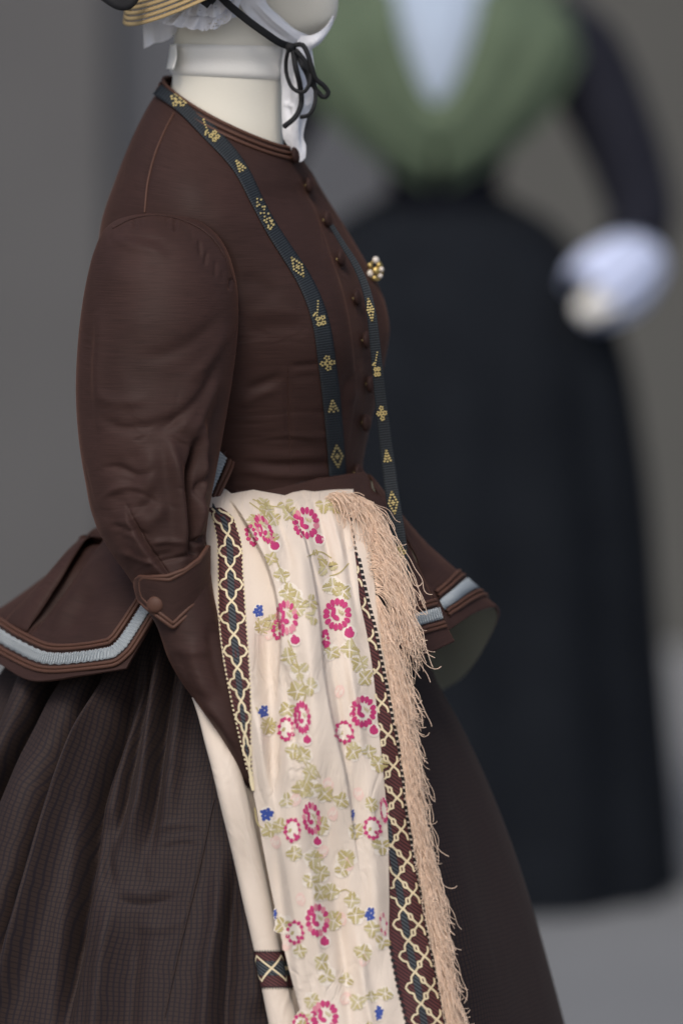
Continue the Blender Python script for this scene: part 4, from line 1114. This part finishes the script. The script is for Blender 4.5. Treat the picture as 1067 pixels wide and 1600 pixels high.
# hollow behind the roll, turning back under the front fall
ext = []
for i in range(len(yv)):
    e = []
    xr = float(cL(yv[i])) + 22
    p0 = proj(PT[i, -1])
    for t in np.linspace(0.08, 1, 12): e.append(W(p0[0] * (1 - t) + xr * t, yv[i], PT[i, -1, 1] + 0.012 * math.sin(math.pi * t)))
    ext.append(e)
PT = np.concatenate([PT, np.array(ext)], 1)
PT = sculpt(PT, [([(335, 1150), (365, 1250), (385, 1340), (392, 1420)], 6, -.0015), ([(330, 1180), (352, 1260), (380, 1380), (410, 1500)], 9, .002)])
tail = grid('shawl_end', PT, M['cream'], shawl, thick=0.0012, offset=1)
if True:
    i0, i1 = np.searchsorted(yv, 1486), np.searchsorted(yv, 1541)
    N_ = normals(PT); s_ = np.sign((N_ * (CAM - PT)).sum(-1).mean())
    Q = PT[i0:i1 + 1] + N_[i0:i1 + 1] * s_ * EPS
    bt = grid('border', Q, M['border'], tail)
    Q2 = PT + N_ * s_ * (EPS + .0003)
    m_ = (i0 + i1) // 2
    grid('lozenge', Q2[m_ - 3:m_ + 4], M['bordark'], bt)
    lines = []
    ncol = PT.shape[1]
    Q3 = PT + N_ * s_ * (EPS + .0005)
    def at(i, j):
        i = np.clip(i, 0, PT.shape[0] - 1.01); j = np.clip(j, 0, ncol - 1.01); a, b = int(i), int(j); f, g_ = i - a, j - b
        return Q3[a, b] * (1 - f) * (1 - g_) + Q3[a + 1, b] * f * (1 - g_) + Q3[a, b + 1] * (1 - f) * g_ + Q3[a + 1, b + 1] * f * g_
    for sgn in (-1, 1):
        for k in range(ncol - 2):
            f = lambda j: m_ + sgn * 5.2 * (2 / math.pi) * math.asin(math.sin((j - 31) / 30 * math.pi))
            lines.append((at(f(k) - .55, k), at(f(k + 1) - .55, k + 1), at(f(k + 1) + .55, k + 1), at(f(k) + .55, k)))
    link('lattice', poly_mesh(lines), M['ivory'], bt, False)
    for ii in (i0, i1):
        link('edge_stitch', poly_mesh([(at(ii - .6, k), at(ii - .6, k + 1.4), at(ii + .6, k + 1.4), at(ii + .6, k)) for k in range(0, ncol - 3, 3)]), M['blackthread'], bt, False)

# ---- fringe: knotted silk threads
EDGE = [(514, 774), (540, 773), (556, 781), (568, 806), (577, 850), (584, 900), (590, 950), (598, 1000), (606, 1050), (619, 1120), (629, 1185), (636, 1250), (645, 1300), (660, 1390), (676, 1480), (695, 1575), (725, 1740)]
eq = path(EDGE, 900)
REACH = ([770, 820, 870, 930, 1000, 1060, 1110, 1150, 1200, 1280, 1340, 1400, 1450, 1500, 1560, 1640, 1760], [22, 45, 48, 42, 40, 44, 40, 28, 38, 42, 44, 48, 40, 32, 26, 26, 30])
fv = []; ff = []
EA = np.array(EDGE)
def strand(start, th0, L_, relax, r_, wav, depth, kap, thinf):
    n = 34; ds = L_ / (n - 1); a = np.arange(n) * ds
    ph = rnd.uniform(0, 6.28, ); ph2 = rnd.uniform(0, 6.28)
    th = thinf + (th0 - thinf) * np.exp(-a / relax)
    g_ = np.clip(a / 40, 0, 1)
    th = th + wav * g_ * (np.sin(a / rnd.uniform(9, 16) + ph) + .9 * np.sin(a / rnd.uniform(4.5, 7) + ph2) + .5 * np.sin(a / 27 + ph))
    tl_ = np.clip((a / L_ - .82) / .18, 0, 1)
    th = th + kap * tl_ ** 1.3
    x = start[0] + np.r_[0, np.cumsum(ds * np.sin(th[:-1]))]; y = start[1] + np.r_[0, np.cumsum(ds * np.cos(th[:-1]))]
    Yb = float(shawl_Y(min(start[0], float(cR(start[1])) - 2), max(start[1], 778)))
    Yl = np.interp(y, YB[0], YB[1]) - float(np.interp(start[1], YB[0], YB[1]))
    Y = Yb - .002 - depth * np.clip(a / 30, 0, 1) + .7 * Yl + .003 * np.sin(a / 18 + ph2) * g_
    P = W(x, y, Y)
    t = np.gradient(P, axis=0); t /= np.linalg.norm(t, axis=1, keepdims=True)
    u = np.cross(t, [0, -1.0, .1]); u /= np.linalg.norm(u, axis=1, keepdims=True) + 1e-9; v = np.cross(t, u)
    b0 = len(fv)
    ca = np.array([[math.cos(k * math.pi / 2), math.sin(k * math.pi / 2)] for k in range(4)])
    V = P[:, None] + r_ * (ca[None, :, :1] * u[:, None] + ca[None, :, 1:] * v[:, None])
    fv.extend(map(tuple, V.reshape(-1, 3)))
    for i in range(n - 1):
        for k in range(4):
            k2 = (k + 1) % 4
            ff.append((b0 + i * 4 + k, b0 + i * 4 + k2, b0 + i * 4 + 4 + k2, b0 + i * 4 + 4 + k))
NSTR = 1750
for k in range(NSTR):
    i = min(899, int(k / NSTR * 900)); e = eq[i] + np.array([rnd.uniform(-1.5, 2.5), rnd.uniform(-3, 3)])
    cl = i // 9; cr_ = random.Random(cl)          # threads hang in loose bunches
    ea = math.atan2(*(EA[min(len(EA) - 1, np.searchsorted(EA[:, 1], min(e[1] + 120, 1738)))] - EA[max(0, np.searchsorted(EA[:, 1], min(e[1] + 120, 1738)) - 1)]))
    up = e[1] < 930
    th0 = math.radians(rnd.uniform(55, 105) if up else rnd.uniform(8, 52))
    rel = rnd.uniform(14, 46) if up else rnd.uniform(8, 38)
    L_ = (cr_.uniform(105, 185) if e[1] < 1050 else cr_.uniform(80, 165)) * rnd.uniform(.8, 1.12)
    if e[1] < 790: L_ *= rnd.uniform(.25, .95)
    wild = rnd.random() < .12
    strand(e, th0, L_, rel, rnd.uniform(.00022, .00040), rnd.uniform(.07, .22), rnd.uniform(0, .016),
           rnd.gauss(0, .8) if not wild else rnd.choice([1, 1, -1]) * rnd.uniform(1.2, 3.2), ea + abs(cr_.gauss(0, .06)) + abs(rnd.gauss(0, .05)) - .02)
for k in range(240):                              # short curled loops at the upper corner
    i = rnd.randint(0, 150) if k % 2 else rnd.randint(0, 60); e = eq[i] + np.array([rnd.uniform(-8, 5), rnd.uniform(-3, 8)])
    strand(e, math.radians(rnd.uniform(60, 150)), rnd.uniform(18, 60), rnd.uniform(8, 25), rnd.uniform(.00025, .00042), rnd.uniform(.15, .4), rnd.uniform(.002, .014), rnd.uniform(-3, 3), .15)
me = bpy.data.meshes.new("m"); me.from_pydata(fv, [], ff); me.update()
fo = link('fringe', me, M['fringe'], shawl); fo['kind'] = 'stuff'

# ================================================================== woven neck ribbon
ribbon = thing('neck_ribbon', 'long black grosgrain ribbon with gold woven motifs hanging round the neck', 'ribbon')
def ribbon_strand(pts, wpx, n, lift, Yf=None, motifs=(), ext=0):
    q = path(pts, n)
    L_ = np.r_[0, np.cumsum(np.linalg.norm(np.diff(q, axis=0), axis=1))]
    wv = np.interp(np.linspace(0, 1, n), np.linspace(0, 1, len(wpx)), wpx) / 2
    t = np.gradient(q, axis=0); t /= np.linalg.norm(t, axis=1, keepdims=True); nn = np.stack([-t[:, 1], t[:, 0]], -1)
    m = 7; P = np.zeros((n, m, 3)); uu = np.linspace(-1, 1, m)
    for i in range(n):
        for j in range(m):
            x, y = q[i] + nn[i] * uu[j] * wv[i]
            if Yf is None:
                p, nr, ok = cast(bB, x, y, BODY_Y - .07); P[i, j] = p + nr * (lift + .0032 * max(0, 1 - i / (n * .14)))
            else: P[i, j] = W(x, y, float(Yf(y)) + .002 * uu[j])
    if Yf is None:
        for _ in range(6): P[1:-1] = (P[:-2] + 2 * P[1:-1] + P[2:]) / 4
    uv = np.stack(np.broadcast_arrays((uu * .008)[None, :], (L_ / 1500)[:, None]), -1)
    o = grid('ribbon_strand', P, M['grosgrain'], ribbon, uv=uv, thick=.0008, offset=0)
    N = normals(P); s_ = np.sign((N * (CAM - P)).sum(-1).mean()); N = N * s_
    def at(i, j, l):
        i = np.clip(i, 0, n - 1.01); j = np.clip(j, 0, m - 1.01); a, b = int(i), int(j); f, g_ = i - a, j - b
        p = P[a, b] * (1 - f) * (1 - g_) + P[a + 1, b] * f * (1 - g_) + P[a, b + 1] * (1 - f) * g_ + P[a + 1, b + 1] * f * g_
        return p + N[a, b] * l
    for (mx_, my_, kind) in motifs:
        ic = np.argmin(np.hypot(q[:, 0] - mx_, q[:, 1] - my_)); polys = []
        px_i = L_[-1] / (n - 1)
        def dot(a, b, r=1.7):                 # a along px, b across in half widths
            w_ = wv[ic]; r = r * 1.28
            pl = []
            for k in range(6):
                an_ = k * math.pi / 3
                pl.append(at(ic + (a + r * .85 * math.sin(an_)) / px_i, (m - 1) / 2 * (1 + (b * w_ + r * math.cos(an_)) / w_), .0013))
            polys.append(pl)
        if kind == 'rosette':
            for a, b in ((0, 0), (-8, 0), (8, 0), (0, -.52), (0, .52)):
                for k in range(5): dot(a + 2.8 * math.sin(k * 1.2566), b + .26 * math.cos(k * 1.2566), 1.4)
        elif kind == 'diamond':
            for k in range(9):
                f = k / 8
                for sgn in (-1, 1): dot(-17 + 34 * f, sgn * .62 * (1 - abs(2 * f - 1)), 1.5)
            for a, b in ((0, 0), (-3, 0), (3, 0), (0, -.18), (0, .18)): dot(a, b, 1.3)
        elif kind == 'arrow':
            for k in range(5):
                for sgn in (-1, 1): dot(-9 + 4 * k, sgn * .11 * (k + .3), 1.5)
            for a, b in ((0, 0), (4, .2), (4, -.2), (8, .0)): dot(a, b, 1.4)
        elif kind == 'sprig':
            for k in range(6): dot(-22 + 4 * k, -.35 + .13 * k, 1.2)
            for k in range(3): dot(-6 + 1.5 * k, .4 + .15 * k, 1.3)
            for a, b in ((4, -.3), (4, .3), (12, -.22), (12, .32)):
                for k in range(5): dot(a + 2.4 * math.sin(k * 1.2566), b + .22 * math.cos(k * 1.2566), 1.35)
        elif kind == 'branch':
            for k in range(11): dot(-26 + 5 * k, .25 * math.sin(k * 1.3), 1.3)
            for k in range(8): dot(-22 + 6.2 * k, (.55 if k % 2 else -.5), 1.5)
            for k in range(6): dot(10 + 3 * k, (.4 if k % 2 else -.35), 1.6)
        link('gold_motif', poly_mesh(polys), M['gold'], o, False)
    return P
ribbon_strand([(254, 140), (268, 151), (285, 164), (308, 187), (332, 213), (355, 238), (376, 266), (397, 308), (420, 352), (448, 396), (470, 430), (487, 464), (500, 503), (509, 560), (517, 630), (523, 700), (528, 785)],
              [30, 27, 22, 19, 21, 24, 27, 27, 26, 25], 150, .0016, None,
              [(281, 161, 'rosette'), (328, 208, 'sprig'), (374, 263, 'arrow'), (412, 337, 'branch'), (463, 418, 'diamond'), (500, 494, 'sprig'), (510, 568, 'rosette'), (517, 635, 'arrow'), (524, 710, 'diamond')])
far_y = lambda y: spl([340, 400, 480, 560, 640, 720, 800, 920], [-.030, -.065, -.095, -.095, -.085, -.078, -.085, -.100], y)
ribbon_strand([(518, 352), (536, 382), (556, 414), (570, 446), (579, 482), (585, 530), (590, 580), (597, 645), (605, 712), (614, 782), (624, 850), (630, 905)],
              [7, 11, 15, 17, 19, 21, 22, 22], 110, .0016, None if False else far_y,
              [(580, 486, 'diamond'), (588, 572, 'sprig'), (597, 645, 'rosette'), (605, 712, 'arrow'), (614, 783, 'diamond'), (626, 862, 'rosette')])

# ================================================================== brooch
brooch = thing('brooch', 'small openwork gilt and pearl brooch pinned on the brown jacket front', 'brooch')
bc = W(585, 420, -.062)
pr_, _, _ = cast(bB, 578, 428, -.05)
bc = pr_ + np.array([.006, -.006, .004])
for k in range(7):
    a = k * 2 * math.pi / 7; c = bc + np.array([.0062 * math.cos(a), -.002, .0095 * math.sin(a)])
    dome('petal', c + np.array([rnd.uniform(-.0015, .0015), 0, rnd.uniform(-.002, .002)]), (.5, -1, .1), rnd.uniform(.0018, .0040), .003, M['brass'] if k % 2 else M['pearl'], brooch, 10)
dome('centre_stone', bc + np.array([0, -.003, 0]), (.5, -1, .1), .0045, .004, M['brass'], brooch, 12)
a_ = np.linspace(0, 2 * math.pi, 24, endpoint=False)
tube('setting', np.stack([bc[0] + .0070 * np.cos(a_), bc[1] + .001 + 0 * a_, bc[2] + .0105 * np.sin(a_)], -1), .0011, M['brass'], brooch, 6, closed=True)
tube('pin', [bc + np.array([-.012, .006, -.002]), bc + np.array([.0, .002, 0])], .0009, M['brass'], brooch, 6)

# ================================================================== straw hat, black ties
hat = thing('straw_hat', 'plaited straw hat with black ribbon tied under the chin of the dress form', 'hat')
hc = W(358, -72, BODY_Y)
tz = math.radians(28); tx = math.radians(10)
ax = np.array([math.cos(tz), 0, math.sin(tz)])                       # towards the face, rising
ay = np.array([0, -math.cos(tx), -math.sin(tx)])                     # towards the camera, dipping
ay -= ax * (ax @ ay); ay /= np.linalg.norm(ay)
an_ = np.cross(ax, ay); an_ = an_ if an_[2] > 0 else -an_
hc = hc + an_ * .040
th = np.linspace(0, 2 * math.pi, 140, endpoint=False)
def hat_ring(rx, ry, dz): return hc + np.outer(rx * np.cos(th), ax) + np.outer(ry * np.sin(th), ay) + dz * an_
nr = 11
for k in range(nr):
    t0 = k / nr
    r0 = .098 + .0031 * k; r1 = r0 + .0033
    d0 = -.0048 * k; d1 = -.0048 * (k + 1) + .0006
    P = np.stack([hat_ring(r0, r0 * .97, d0 - .0002), hat_ring((r0 + r1) / 2, (r0 + r1) / 2 * .97 + .0014, (d0 + d1) / 2), hat_ring(r1 - .0002, (r1 - .0002) * .97 + .0008, d1 + .0006), hat_ring(r1 - .0022, (r1 - .0022) * .97, d1 + .0002)])
    grid('straw_plait', P, M['straw'], hat, closed=True, thick=.0008)
cr = [(.098, 0), (.106, .03), (.112, .08), (.106, .13), (.07, .165), (.002, .175)]
grid('crown', np.stack([hat_ring(r_, r_ * .97, d_) for r_, d_ in cr]), M['straw'], hat, closed=True)
hb = np.stack([hat_ring(.1005, .1005 * .97, .003), hat_ring(.1075, .1075 * .97, .028)])
grid('hat_band', hb, M['black'], hat, closed=True, thick=.001)
def band(name, pts3, w, up, mat, parent, thick=.0008):
    """flat ribbon through 3D points, width w, lying along direction up"""
    q = path(pts3, 40); t = np.gradient(q, axis=0); t /= np.linalg.norm(t, axis=1, keepdims=True)
    s = np.cross(t, np.asarray(up, float)); s /= np.linalg.norm(s, axis=1, keepdims=True)
    P = np.stack([q + s * w * k for k in np.linspace(-.5, .5, 4)], 1)
    return grid(name, P, mat, parent, thick=thick, offset=0)
w3 = lambda pts: [W(x, y, Y) for x, y, Y in pts]
band('ribbon_bow', w3([(140, -40, -.02), (165, -12, -.03), (196, 3, -.035), (214, -20, -.03)]), .018, (0, 1, 0), M['black'], hat)
band('ribbon_tail', w3([(350, -60, -.055), (330, -20, -.060), (312, 4, -.062)]), .020, (0, 1, 0), M['black'], hat)
band('ribbon_tail', w3([(300, -70, -.055), (318, -20, -.060), (340, -2, -.062)]), .016, (0, 1, 0), M['black'], hat)
band('chin_tie', w3([(330, -22, -.044), (352, 2, -.044), (385, 30, -.040), (415, 52, -.030), (440, 68, -.014), (452, 72, -.004)]), .0078, (0, 1, 0), M['black'], hat)
band('chin_tie', w3([(520, -60, .11), (500, 0, .10), (478, 50, .07), (460, 72, .03)]), .0078, (0, 1, 0), M['black'], hat)
KY = -.008
dome('knot', W(453, 74, KY - .002), (.2, -1, 0), .0052, .005, M['black'], hat, 14)
for pts, r_ in (([(452, 74), (447, 95), (449, 120), (460, 140), (474, 144), (483, 132), (484, 112), (474, 92), (460, 76)], .0021),
                ([(455, 72), (472, 70), (481, 85), (487, 105), (494, 124), (506, 134), (513, 146), (507, 152), (497, 144), (486, 126), (476, 95), (462, 78)], .0026),
                ([(458, 80), (462, 105), (469, 135), (470, 165), (462, 182), (444, 198)], .0028),
                ([(468, 90), (476, 105), (488, 122), (493, 145), (491, 165), (482, 180), (470, 183)], .0022),
                ([(462, 78), (470, 98), (480, 118), (484, 134)], .0024)):
    q = path(pts, 46); Y = KY - .004 - .006 * np.sin(np.linspace(0, 9, 46) + len(pts))
    tube('bow_cord', W(q[:, 0], q[:, 1], Y), r_, M['black'], hat, 8)

# ================================================================== lace cap
cap = thing('lace_cap', 'white lace edged cap with gathered chin strap worn under the straw hat', 'cap')
def frill(name, top, bot, Y0, Y1, mat, n=120, m=24, amp=.004, freq=9, scallop=3.0):
    t_, b_ = path(top, n), path(bot, n)
    u = np.linspace(0, 1, n); P = np.zeros((m, n, 3))
    for j, v in enumerate(np.linspace(0, 1, m)):
        q = t_ * (1 - v) + b_ * v
        q = q + np.stack([0 * u, scallop * v * np.abs(np.sin(u * freq * math.pi * 1.6))], -1)
        Y = (Y0 * (1 - v) + Y1 * v) + amp * v * np.sin(u * freq * 2 * math.pi + 1.0) + amp * .4 * np.sin(u * 5)
        P[j] = W(q[:, 0], q[:, 1], Y)
    return grid(name, P, mat, cap)
frill('crown_cloth', [(300, -120), (330, -140), (400, -150), (470, -130)], [(318, -8), (335, -4), (360, 0), (392, -20)], -.02, -.030, M['white'], amp=.002, scallop=0)
frill('lace_frill', [(300, -6), (330, -20), (360, -20), (378, -6)], [(252, 34), (290, 42), (330, 45), (369, 24)], -.024, -.032, M['lace'], freq=4, scallop=3)
frill('lace_frill', [(305, -20), (330, -25), (352, -22), (362, -16)], [(292, 22), (312, 23), (338, 24), (362, 2)], -.030, -.038, M['lace'], freq=3, scallop=3)
frill('cap_tail', [(222, -10), (245, 10), (268, 20), (282, 22)], [(225, 76), (240, 68), (262, 62), (276, 50)], .02, .03, M['white'], amp=.003, freq=2, scallop=1)
strap = patch([[(360, -40, -.022), (376, 10, -.022), (408, 42, -.012), (446, 68, .004), (470, 74, .02)],
               [(385, -40, -.024), (398, 2, -.024), (428, 32, -.014), (456, 56, .002), (478, 66, .018)],
               [(408, -30, -.022), (418, 6, -.021), (440, 28, -.011), (462, 46, .004), (484, 56, .018)]], 30, 70)
strap = sculpt(strap, [([(385, 5), (420, 42), (455, 66)], 3, -.002), ([(395, 0), (432, 36), (462, 60)], 3, .002), ([(408, -5), (440, 30), (466, 52)], 2.5, -.002), ([(372, 5), (410, 46), (448, 70)], 3, .0015)])
grid('chin_strap', strap, M['white'], cap, thick=.001)
s2 = patch([[(462, 56, .012), (488, 55, .010), (508, 42, .02), (520, 24, .03)], [(468, 72, .010), (492, 66, .008), (508, 54, .02), (519, 36, .03)], [(478, 84, .014), (486, 76, .012), (500, 66, .02), (514, 46, .035)]], 24, 40)
grid('chin_strap', s2, M['white'], cap, thick=.001)
jab = patch([[(444, 76, .02), (462, 72, .008), (486, 70, .02)], [(440, 110, .02), (465, 110, .006), (490, 104, .02)], [(441, 140, .02), (466, 140, .004), (494, 136, .018)], [(441, 165, .02), (466, 168, .004), (490, 158, .016)],
             [(442, 196, .02), (460, 192, .006), (480, 180, .014)], [(444, 216, .02), (458, 214, .008), (474, 212, .012)], [(454, 232, .016), (464, 240, .010), (478, 228, .012)], [(464, 250, .014), (470, 253, .011), (477, 246, .012)]], 90, 50)
jab = sculpt(jab, [([(462, 80), (466, 130), (462, 200), (468, 245)], 5, .004), ([(452, 90), (450, 150), (456, 210)], 4, -.004), ([(478, 85), (480, 130), (476, 175)], 4, -.004), ([(472, 180), (470, 215), (474, 240)], 3, -.003),
                   ([(444, 160), (455, 166), (462, 162)], 3, .003), ([(486, 100), (488, 140), (482, 170)], 3, .003)])
grid('cap_string', jab, M['white'], cap, thick=.001)

# ================================================================== second figure, far behind
Y2 = 3.47
M['green'] = fabric("sage_green_wool", (0.082, 0.114, 0.072, 1), (0.106, 0.142, 0.092, 1), rough=0.85, wrinkle=.3)
M['navy'] = fabric("black_navy_wool", (0.012, 0.013, 0.020, 1), (0.020, 0.021, 0.030, 1), rough=0.9, spec=.1)
M['ink'] = fabric("black_silk", (0.0072, 0.0088, 0.0120, 1), (0.012, 0.0145, 0.0190, 1), rough=0.9, spec=.08)
M['shirt'] = fabric("pale_blue_white_linen", (0.38, 0.47, 0.60, 1), (0.46, 0.54, 0.67, 1), rough=0.8)
M['cufflinen'] = fabric("white_linen_frill", (0.48, 0.55, 0.76, 1), (0.58, 0.64, 0.84, 1), rough=0.8)
man2 = thing('mannequin', 'dress form far behind wearing green shawl and black skirt', 'mannequin')
off = lambda rows, dx, dy, sc: [(dy + r_[0] * sc, dx + r_[1] * sc, dx + r_[2] * sc, Y2 + (r_[3] - BODY_Y) * 1.0, r_[4], 0) for r_ in rows]
SC2 = 950 / 1500
grid('head', loft([(-235 + 235 * t, 690 - 62 * math.sin(math.pi * (.12 + .8 * t)) ** .7, 690 + 62 * math.sin(math.pi * (.12 + .8 * t)) ** .7, Y2, .085 * math.sin(math.pi * (.12 + .8 * t)) ** .7 + .005, 0) for t in np.linspace(0, .9, 14)], 40, 40), M['calico'], man2, closed=True)
grid('neck', loft([(-60, 645, 735, Y2, .05, 0), (10, 640, 740, Y2, .055, 0), (60, 610, 770, Y2, .07, 0)], 16, 32), M['calico'], man2, closed=True)
grid('body_form', loft([(30, 600, 780, Y2, .07, 0), (150, 585, 795, Y2, .10, 0), (330, 620, 760, Y2, .08, 0), (420, 600, 780, Y2, .1, 0)], 20, 32), M['calico'], man2, closed=True)
b2 = W(692, 400, Y2)
tube('pole', [(b2[0], Y2, .03), tuple(b2)], .018, M['wood'], man2, 14)
grid('foot', np.array([[(b2[0] + r_ * math.cos(a), Y2 + r_ * math.sin(a), z_) for a in np.linspace(0, 2 * math.pi, 32, endpoint=False)] for r_, z_ in fr]), M['wood'], man2, closed=True)

jk2 = thing('jacket', 'dark navy bodice with white frilled cuffs under the green shawl', 'jacket')
grid('bodice', loft([(-30, 610, 775, Y2, .08, 0), (0, 545, 842, Y2, .10, 0), (50, 540, 848, Y2, .12, 0), (150, 570, 820, Y2, .13, 0), (250, 598, 788, Y2, .115, 0), (330, 606, 780, Y2, .105, 0), (350, 604, 782, Y2, .108, 0)], 60, 80), M['navy'], jk2, closed=True)
def limb(name, pts, mat, parent, seg=36):
    q = np.array(pts, float); c = path(q[:, :3], 60)
    rr = np.interp(np.linspace(0, 1, 60), np.linspace(0, 1, len(q)), q[:, 3])
    return tube(name, W(c[:, 0], c[:, 1], c[:, 2]), rr, mat, parent, seg)
for mir in (False, True):
    mx = (lambda x: 1384 - x) if mir else (lambda x: x)
    limb('sleeve', [(mx(845), 20, Y2, .055), (mx(900), 80, Y2, .072), (mx(950), 180, Y2 - .01, .070), (mx(985), 270, Y2 - .03, .064), (mx(1000), 345, Y2 - .06, .058), (mx(985), 390, Y2 - .10, .050)], M['navy'], jk2)
    # frilled linen cuff round the forearm
    c = path([(mx(1005), 398, Y2 - .09), (mx(965), 432, Y2 - .13), (mx(915), 466, Y2 - .17)], 30)
    rr = .036 + .026 * np.sin(np.linspace(.35, 2.6, 30)) ; Pc = W(c[:, 0], c[:, 1], c[:, 2])
    t = np.gradient(Pc, axis=0); t /= np.linalg.norm(t, axis=1, keepdims=True)
    u = np.cross(t, [0, -1., .1]); u /= np.linalg.norm(u, axis=1, keepdims=True); v = np.cross(t, u)
    aa = np.linspace(0, 2 * math.pi, 72, endpoint=False)
    rad = rr[:, None] * (1 + .10 * np.sin(aa * 12)[None] * np.linspace(0.2, 1, 30)[:, None])
    P = Pc[:, None] + rad[..., None] * (np.cos(aa)[None, :, None] * u[:, None] + np.sin(aa)[None, :, None] * v[:, None])
    grid('cuff', P, M['cufflinen'], jk2, closed=True)
    # hand of the form: palm and five fingers
    hd = limb('hand', [(mx(26 + 935), 436, Y2 - .15, .018), (mx(26 + 918), 454, Y2 - .17, .020), (mx(26 + 905), 470, Y2 - .185, .022), (mx(26 + 897), 480, Y2 - .19, .018)], M['neckband'], man2, 20)
    for k in range(4):
        limb('finger', [(mx(26 + 888 + 10 * k), 470 + 2 * k, Y2 - .188, .0085), (mx(26 + 880 + 10 * k), 480 + 3 * k, Y2 - .20, .008), (mx(26 + 884 + 10 * k), 491 + (3, 8, 6, 0)[k], Y2 - .20, .006)], M['neckband'], hd, 10)
    limb('thumb', [(mx(26 + 925), 464, Y2 - .185, .010), (mx(26 + 930), 476, Y2 - .20, .009), (mx(26 + 922), 486, Y2 - .205, .007)], M['neckband'], hd, 10)

chem = thing('chemisette', 'pale blue white shirt front in the neck of the green shawl', 'shirt front')
grid('shirt_front', patch([[(600, -30, Y2 - .10), (683, -30, Y2 - .125), (768, -30, Y2 - .10)], [(622, 50, Y2 - .125), (684, 50, Y2 - .145), (746, 50, Y2 - .125)], [(645, 110, Y2 - .14), (682, 110, Y2 - .15), (722, 110, Y2 - .14)], [(660, 165, Y2 - .145), (680, 165, Y2 - .15), (702, 165, Y2 - .145)]], 30, 24), M['shirt'], chem, thick=.002)

sh2 = thing('green_shawl', 'sage green shawl crossed in a deep point over the dark bodice', 'shawl')
for mir in (False, True):
    mx = (lambda x: 1366 - x) if mir else (lambda x: x)
    yo = -.004 if mir else 0
    rows = [[(mx(735), -60, Y2 + .06), (mx(790), -45, Y2 + .08), (mx(870), -15, Y2 + .10), (mx(925), 20, Y2 + .12)],
            [(mx(748), -40, Y2 - .07), (mx(805), -20, Y2 - .05), (mx(885), 18, Y2 - .04), (mx(918), 62, Y2 - .02)],
            [(mx(746), 20, Y2 - .145), (mx(800), 40, Y2 - .15), (mx(862), 72, Y2 - .13), (mx(900), 105, Y2 - .09)],
            [(mx(722), 100, Y2 - .165), (mx(765), 120, Y2 - .175), (mx(818), 148, Y2 - .16), (mx(858), 180, Y2 - .12)],
            [(mx(698), 150, Y2 - .17), (mx(725), 190, Y2 - .18), (mx(752), 225, Y2 - .165), (mx(778), 250, Y2 - .13)],
            [(mx(672), 165, Y2 - .172), (mx(682), 215, Y2 - .18), (mx(690), 260, Y2 - .168), (mx(698), 296, Y2 - .14)]]
    rows = [[(x, y, Y + yo) for x, y, Y in r_] for r_ in rows]
    P = patch(rows, 60, 50)
    P[..., 1] += .006 * np.sin(np.linspace(0, 5 * math.pi, 50))[None] * np.linspace(.3, 1, 60)[:, None]
    grid('shawl_wing', P, M['green'], sh2, thick=.003, offset=0)

sk2 = thing('skirt', 'full plain black skirt on the distant dress form', 'skirt')
r2 = np.array([(296, 612, 776), (312, 588, 800), (328, 556, 832), (350, 524, 864), (385, 494, 894), (430, 464, 924), (520, 425, 965), (700, 385, 1000), (1000, 362, 1028), (1250, 340, 1050), (1396, 330, 1062)], float)
i2 = spl(r2[:, 0], r2, np.linspace(296, 1396, 110))
a2 = np.linspace(0, 2 * math.pi, 260, endpoint=False); P2 = np.zeros((110, 260, 3))
for i, (py, xl, xr) in enumerate(i2):
    c0 = W((xl + xr) / 2, py, Y2); hw = (xr - xl) / 2 / 950.0
    f = min(1, i / 40) * .009 * np.sin(a2 * 14 + .8 * np.sin(a2 * 3))
    P2[i, :, 0] = c0[0] + (hw + f) * np.cos(a2); P2[i, :, 1] = Y2 - (hw * .85 + f) * np.sin(a2); P2[i, :, 2] = c0[2]
P2[:, :, 2] = np.maximum(P2[:, :, 2], .004); P2[-1, :, 2] = .004
grid('skirt_cloth', P2, M['ink'], sk2, closed=True)
